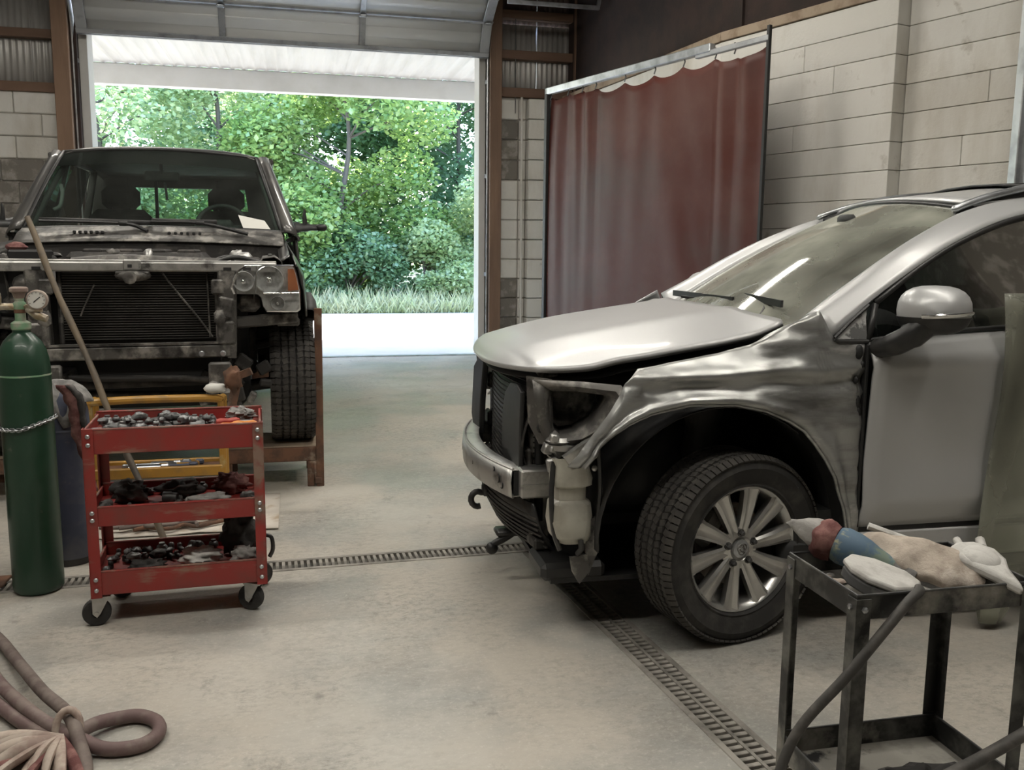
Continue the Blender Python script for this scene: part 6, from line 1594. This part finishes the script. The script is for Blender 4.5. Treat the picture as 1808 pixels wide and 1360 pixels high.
# flat sanding puck
ou = [(.07, .075), (.052, .12), (.058, .165), (.095, .19), (.15, .17), (.205, .115), (.215, .065), (.19, .035), (.12, .03)]
pk = thing('sanding_pad', 'flat dusty white sanding pad lying in the black cart tray', 'sanding pad', BM @ Vector((.13, .10, ZB)))
def pr_(pts, z0, z1, c=(.13, .10)): 
    m_ = MB(); m_.prism([(x-c[0], y-c[1], z0) for x, y in pts], (0, 0, z1-z0)); return m_
Mt = Matrix.Translation((-.01, .0, .012)) @ Matrix.Rotation(R(6), 4, 'Y') @ Matrix.Rotation(R(13), 4, 'X')
q = pr_(ou, .045, .063); q.xf(Mt).build('top', 'dust_white', pk, smooth=30, bev=.006); q = pr_([(lerp(.13, x, .96), lerp(.10, y, .96)) for x, y in ou], .012, .044); q.xf(Mt).build('pad', 'pad_dark', pk, smooth=30, bev=.006)
# air tool wrapped in blue tape with a red cloth
at = thing('air_tool', 'air sander wrapped in blue and yellow tape with a red cloth round its head', 'air tool', BM @ Vector((.12, .26, ZB)))
Ma = Matrix.Translation((-.005, .015, .088)) @ Matrix.Rotation(R(-50), 4, 'Z') @ Matrix.Rotation(R(15), 4, 'Y') @ Matrix.Scale(.88, 4)
b_ = MB(); b_.lathe([(.0, .0), (.052, .0), (.058, .02), (.056, .06), (.050, .09), (.040, .115), (.033, .15), (.028, .17)], ax='x', n=24)
for i, p in enumerate(b_.v): b_.v[i] = p*(1+.04*noise.noise(p*30))
b_.xf(Ma).build('taped_body', 'tape_blue', at, smooth=60)
b_ = MB(); b_.lathe([(.028, .165), (.024, .20), (.027, .21), (.022, .235), (0, .235)], ax='x', n=16); b_.xf(Ma).build('handle', 'rag_grey', at, smooth=50)
b_ = MB(); b_.lathe([(.053, -.001), (.060, -.02), (.064, -.045), (.052, -.062), (.03, -.07), (0, -.07)], ax='x', n=40)
for i, p in enumerate(b_.v): b_.v[i] = p*(1+.22*noise.noise(Vector((p.x*22, p.y*30, p.z*30))))
b_.xf(Ma).build('red_cloth', 'rag_red', at, smooth=60)
b_ = MB(); b_.lathe([(.050, -.045), (.046, -.075), (.034, -.105), (.016, -.135), (.009, -.15), (0, -.15)], ax='x', n=24)
for i, p in enumerate(b_.v): b_.v[i] = p*(1+.20*noise.noise(p*35))
b_.xf(Ma).build('head', 'rag_grey', at, smooth=60)
# long dusty sanding block
lo = thing('dust_bag', 'large dusty beige sanding bag lying across the black cart', 'dust bag', BM @ Vector((.285, .16, ZB)))
b_ = MB(); rows = []
for i in range(29):
    t = i/28; w_ = .070*(math.sin(PI*min(.999, max(.001, .05+.95*t)))**.38)*(.72+.38*t if t < .75 else 1.005-.25*(t-.75)); hgt = .030*(math.sin(PI*min(.999, max(.001, t)))**.4); row = []
    for k in range(32):
        a = 2*PI*k/32; ca_, sa_ = math.cos(a), math.sin(a); p = Vector((lerp(-.155, .155, t), ca_*w_, (abs(sa_)**.55*math.copysign(1, sa_))*hgt)); p += Vector((0, 0, .010))*noise.noise(p*26)+Vector((0, .010, 0))*noise.noise(p*18+Vector((5, 0, 0))); row.append(p)
    rows.append(row)
b_.grid(rows, True); b_.add([rows[0][k] for k in range(32)], [tuple(range(32))]); b_.add([rows[-1][k] for k in range(32)], [tuple(range(32))[::-1]])
Ml = Matrix.Translation((0, .0, .068)) @ Matrix.Rotation(R(-46), 4, 'Z') @ Matrix.Rotation(R(10), 4, 'Y') @ Matrix.Rotation(R(28), 4, 'X')
b_.xf(Ml).build('bag', 'dust_beige', lo, smooth=60)
b_ = MB(); b_.tube(spline([(-.15, .06, .0), (-.05, .073, -.018), (.05, .075, -.02), (.14, .06, -.012)], 5), .010, 8, rz=1.4); b_.tube(spline([(-.15, -.05, -.01), (-.05, -.066, -.022), (.06, -.072, -.022), (.15, -.05, -.012)], 5), .009, 8, rz=1.4); b_.xf(Ml).build('seam', 'dust_white', lo, smooth=60)
b_ = MB(); b_.box((0, 0, .022), (.20, .10, .04), Matrix.Rotation(R(-46), 3, 'Z'), .012); b_.build('base_block', 'pad_dark', lo)
# pointed dusty sander
ps = thing('palm_sander', 'dusty white detail sander with a pointed nose hanging over the cart edge', 'sander', BM @ Vector((.415, .10, ZB)))
po = [(-.055, .075), (-.02, .092), (.03, .09), (.065, .05), (.06, .0), (.035, -.04), (.022, -.085), (.008, -.125), (-.008, -.085), (-.03, -.04), (-.062, .02)]
m_ = MB(); m_.prism([(x, y, .062) for x, y in po], (0, 0, .030)); Mp = Matrix.Rotation(R(14), 4, 'X')
m_.xf(Mp).build('body', 'dust_white', ps, smooth=30, bev=.010)
m_ = MB(); m_.ball((0, .02, .085), (.05, .05, .02), 16, 8, amp=.15, seed=4); m_.tube([(.045, .07, .08), (.06, .10, .085)], .012, 8); m_.tube([(-.01, .085, .08), (-.005, .11, .085)], .010, 8); m_.xf(Mp).build('knob', 'dust_white', ps, smooth=60)
m_ = MB(); m_.box((-.01, .03, .032), (.10, .10, .062), bev=.012); m_.tube([(-.05, .06, .05), (-.10, .08, .04), (-.13, .07, .03)], .017, 10); m_.build('motor', 'pad_dark', ps, smooth=40)
# tray debris
for k in range(8):
    x = rs2.uniform(.02, .09) if k < 4 else rs2.uniform(.18, .34); y = rs2.uniform(.20, .28) if k < 4 else rs2.uniform(.03, .07)
    o = MB().ball((0, 0, .006), (rs2.uniform(.012, .03), rs2.uniform(.008, .016), .008), 9, 6, amp=.4, seed=k, flat=.0055).build('paper_scrap', 'strap' if k % 2 else 'rag_grey', None, smooth=50)
    onb(o, (x, y, ZB)); tag(o, 'tan scrap of sanding paper in the black cart top tray' if k % 2 else 'grey scrap of sanding paper in the black cart top tray', 'paper', 'paper scraps in the black cart')
# greasy rags on the lower tray
for (x, y, r_, sd, lb) in ((.075, .10, (.05, .035, .022), 3, 'small black oily rag on the lower tray beside the front leg of the black cart'), (.30, .10, (.12, .05, .022), 4, 'long oily rag along the lower tray of the black cart')):
    o = MB().ball((0, 0, r_[2]*.7), r_, 24, 14, amp=.8, fr=2.4, seed=sd, flat=r_[2]*.68).build('oily_rag', 'rag_dark', None, smooth=180); onb(o, (x, y, .171)); tag(o, lb, 'rag')
# air hose from the tool down to the floor and another across the lower shelf
BI = BM
def bw(p): return BI @ Vector(p)
hp = [bw((.20, .055, .735)), bw((.165, .0, .75)), bw((.12, -.022, .735)), bw((.05, -.03, .665)), bw((-.03, -.02, .56)), Vector((1.14, 1.80, .42)), Vector((1.075, 1.78, .28)), Vector((1.04, 1.74, .12)), Vector((1.03, 1.66, .025)), Vector((1.06, 1.4, .018)), Vector((1.2, 1.0, .018))]
hsp = spline(hp, 8)
o = MB().tube(hsp, .0125, 12).build('air_hose', 'hose_black', None, smooth=60); tag(o, 'black air hose dropping from the black cart top to the floor', 'hose')
hp = [bw((.60, -.04, .44)), bw((.50, -.05, .40)), bw((.38, -.05, .345)), bw((.24, -.05, .29)), bw((.12, -.055, .255)), bw((.06, -.07, .20)), bw((.04, -.12, .09)), bw((.06, -.2, .02)), bw((.2, -.45, .016))]
o = MB().tube(spline(hp, 8), .0155, 12).build('air_hose', 'hose_black', None, smooth=60); tag(o, 'thick dark hose slung across the lower front of the black cart', 'hose')

# ================================================================== HOSES AND STRAPS ON THE FLOOR
def floor_hose(pts, r, mt, label): o = MB().tube(spline(pts, 8), r, 12).build('hose', mt, None, smooth=60); return tag(o, label, 'hose')
floor_hose([(-3.2, 4.7, .021), (-2.2, 4.55, .021), (-1.6, 4.12, .021), (-1.36, 3.98, .022), (-1.18, 3.76, .03), (-1.0, 3.42, .05), (-.86, 3.16, .06), (-.755, 2.985, .075), (-.71, 2.90, .075), (-.67, 2.80, .05), (-.63, 2.68, .024), (-.62, 2.50, .022), (-.66, 2.3, .022)], .021, 'hose_tan', 'tan hose running from the wall to the tied bundle on the floor')
floor_hose([(-3.2, 4.2, .022), (-2.2, 4.1, .022), (-1.6, 3.92, .022), (-1.36, 3.77, .024), (-1.18, 3.58, .04), (-1.04, 3.30, .05), (-.90, 3.08, .055), (-.78, 2.93, .05), (-.70, 2.86, .045), (-.60, 2.80, .025), (-.50, 2.80, .023), (-.455, 2.86, .023), (-.47, 2.94, .023), (-.53, 2.99, .024), (-.60, 2.98, .028), (-.66, 2.93, .04), (-.72, 2.87, .03)], .022, 'hose_plum', 'thick plum hose ending in a loop on the floor')
floor_hose([(-3.2, 3.7, .021), (-2.2, 3.72, .021), (-1.6, 3.65, .021), (-1.30, 3.48, .022), (-1.12, 3.32, .025), (-1.00, 3.16, .03), (-.90, 3.03, .03), (-.80, 2.92, .03), (-.72, 2.82, .03), (-.66, 2.76, .022)], .021, 'hose_plum', 'short plum hose lying along the frayed strap bundle')
o = MB().tube([(-.72+.035*math.cos(2*PI*k/16), 2.88+.02*math.sin(2*PI*k/16), .065+.05*math.sin(2*PI*k/16)) for k in range(16)], .012, 8, closed=True).build('tie', 'strap', None, smooth=60); tag(o, 'pale cloth tie knotted round the floor hoses', 'tie')
rs3 = random.Random(9)
for k in range(17):
    a = lerp(R(168), R(292), k/16)+rs3.uniform(-.06, .06); L = rs3.uniform(.22, .42); c0 = Vector((-.735, 2.845, .05)); mb = MB(); pts = []
    for j in range(6):
        t = j/5; pts.append(c0+Vector((math.cos(a)*L*t, math.sin(a)*L*t*.9, .035*math.sin(PI*t)*(1 if k % 2 else .5)-.040*t+rs3.uniform(-.003, .003))))
    sp_ = spline(pts, 4); mb.tube(sp_, [.010+.011*math.sin(PI*min(1, i/len(sp_)+.15)) for i in range(len(sp_))], 8, rz=.65)
    o = mb.build('strap', 'strap' if k % 4 else 'rag_red', None, smooth=60); tag(o, 'frayed tan strap end fanned out on the floor under the hoses' if k % 4 else 'dull red strap end fanned out on the floor under the hoses', 'strap', 'strap ends in the floor bundle')
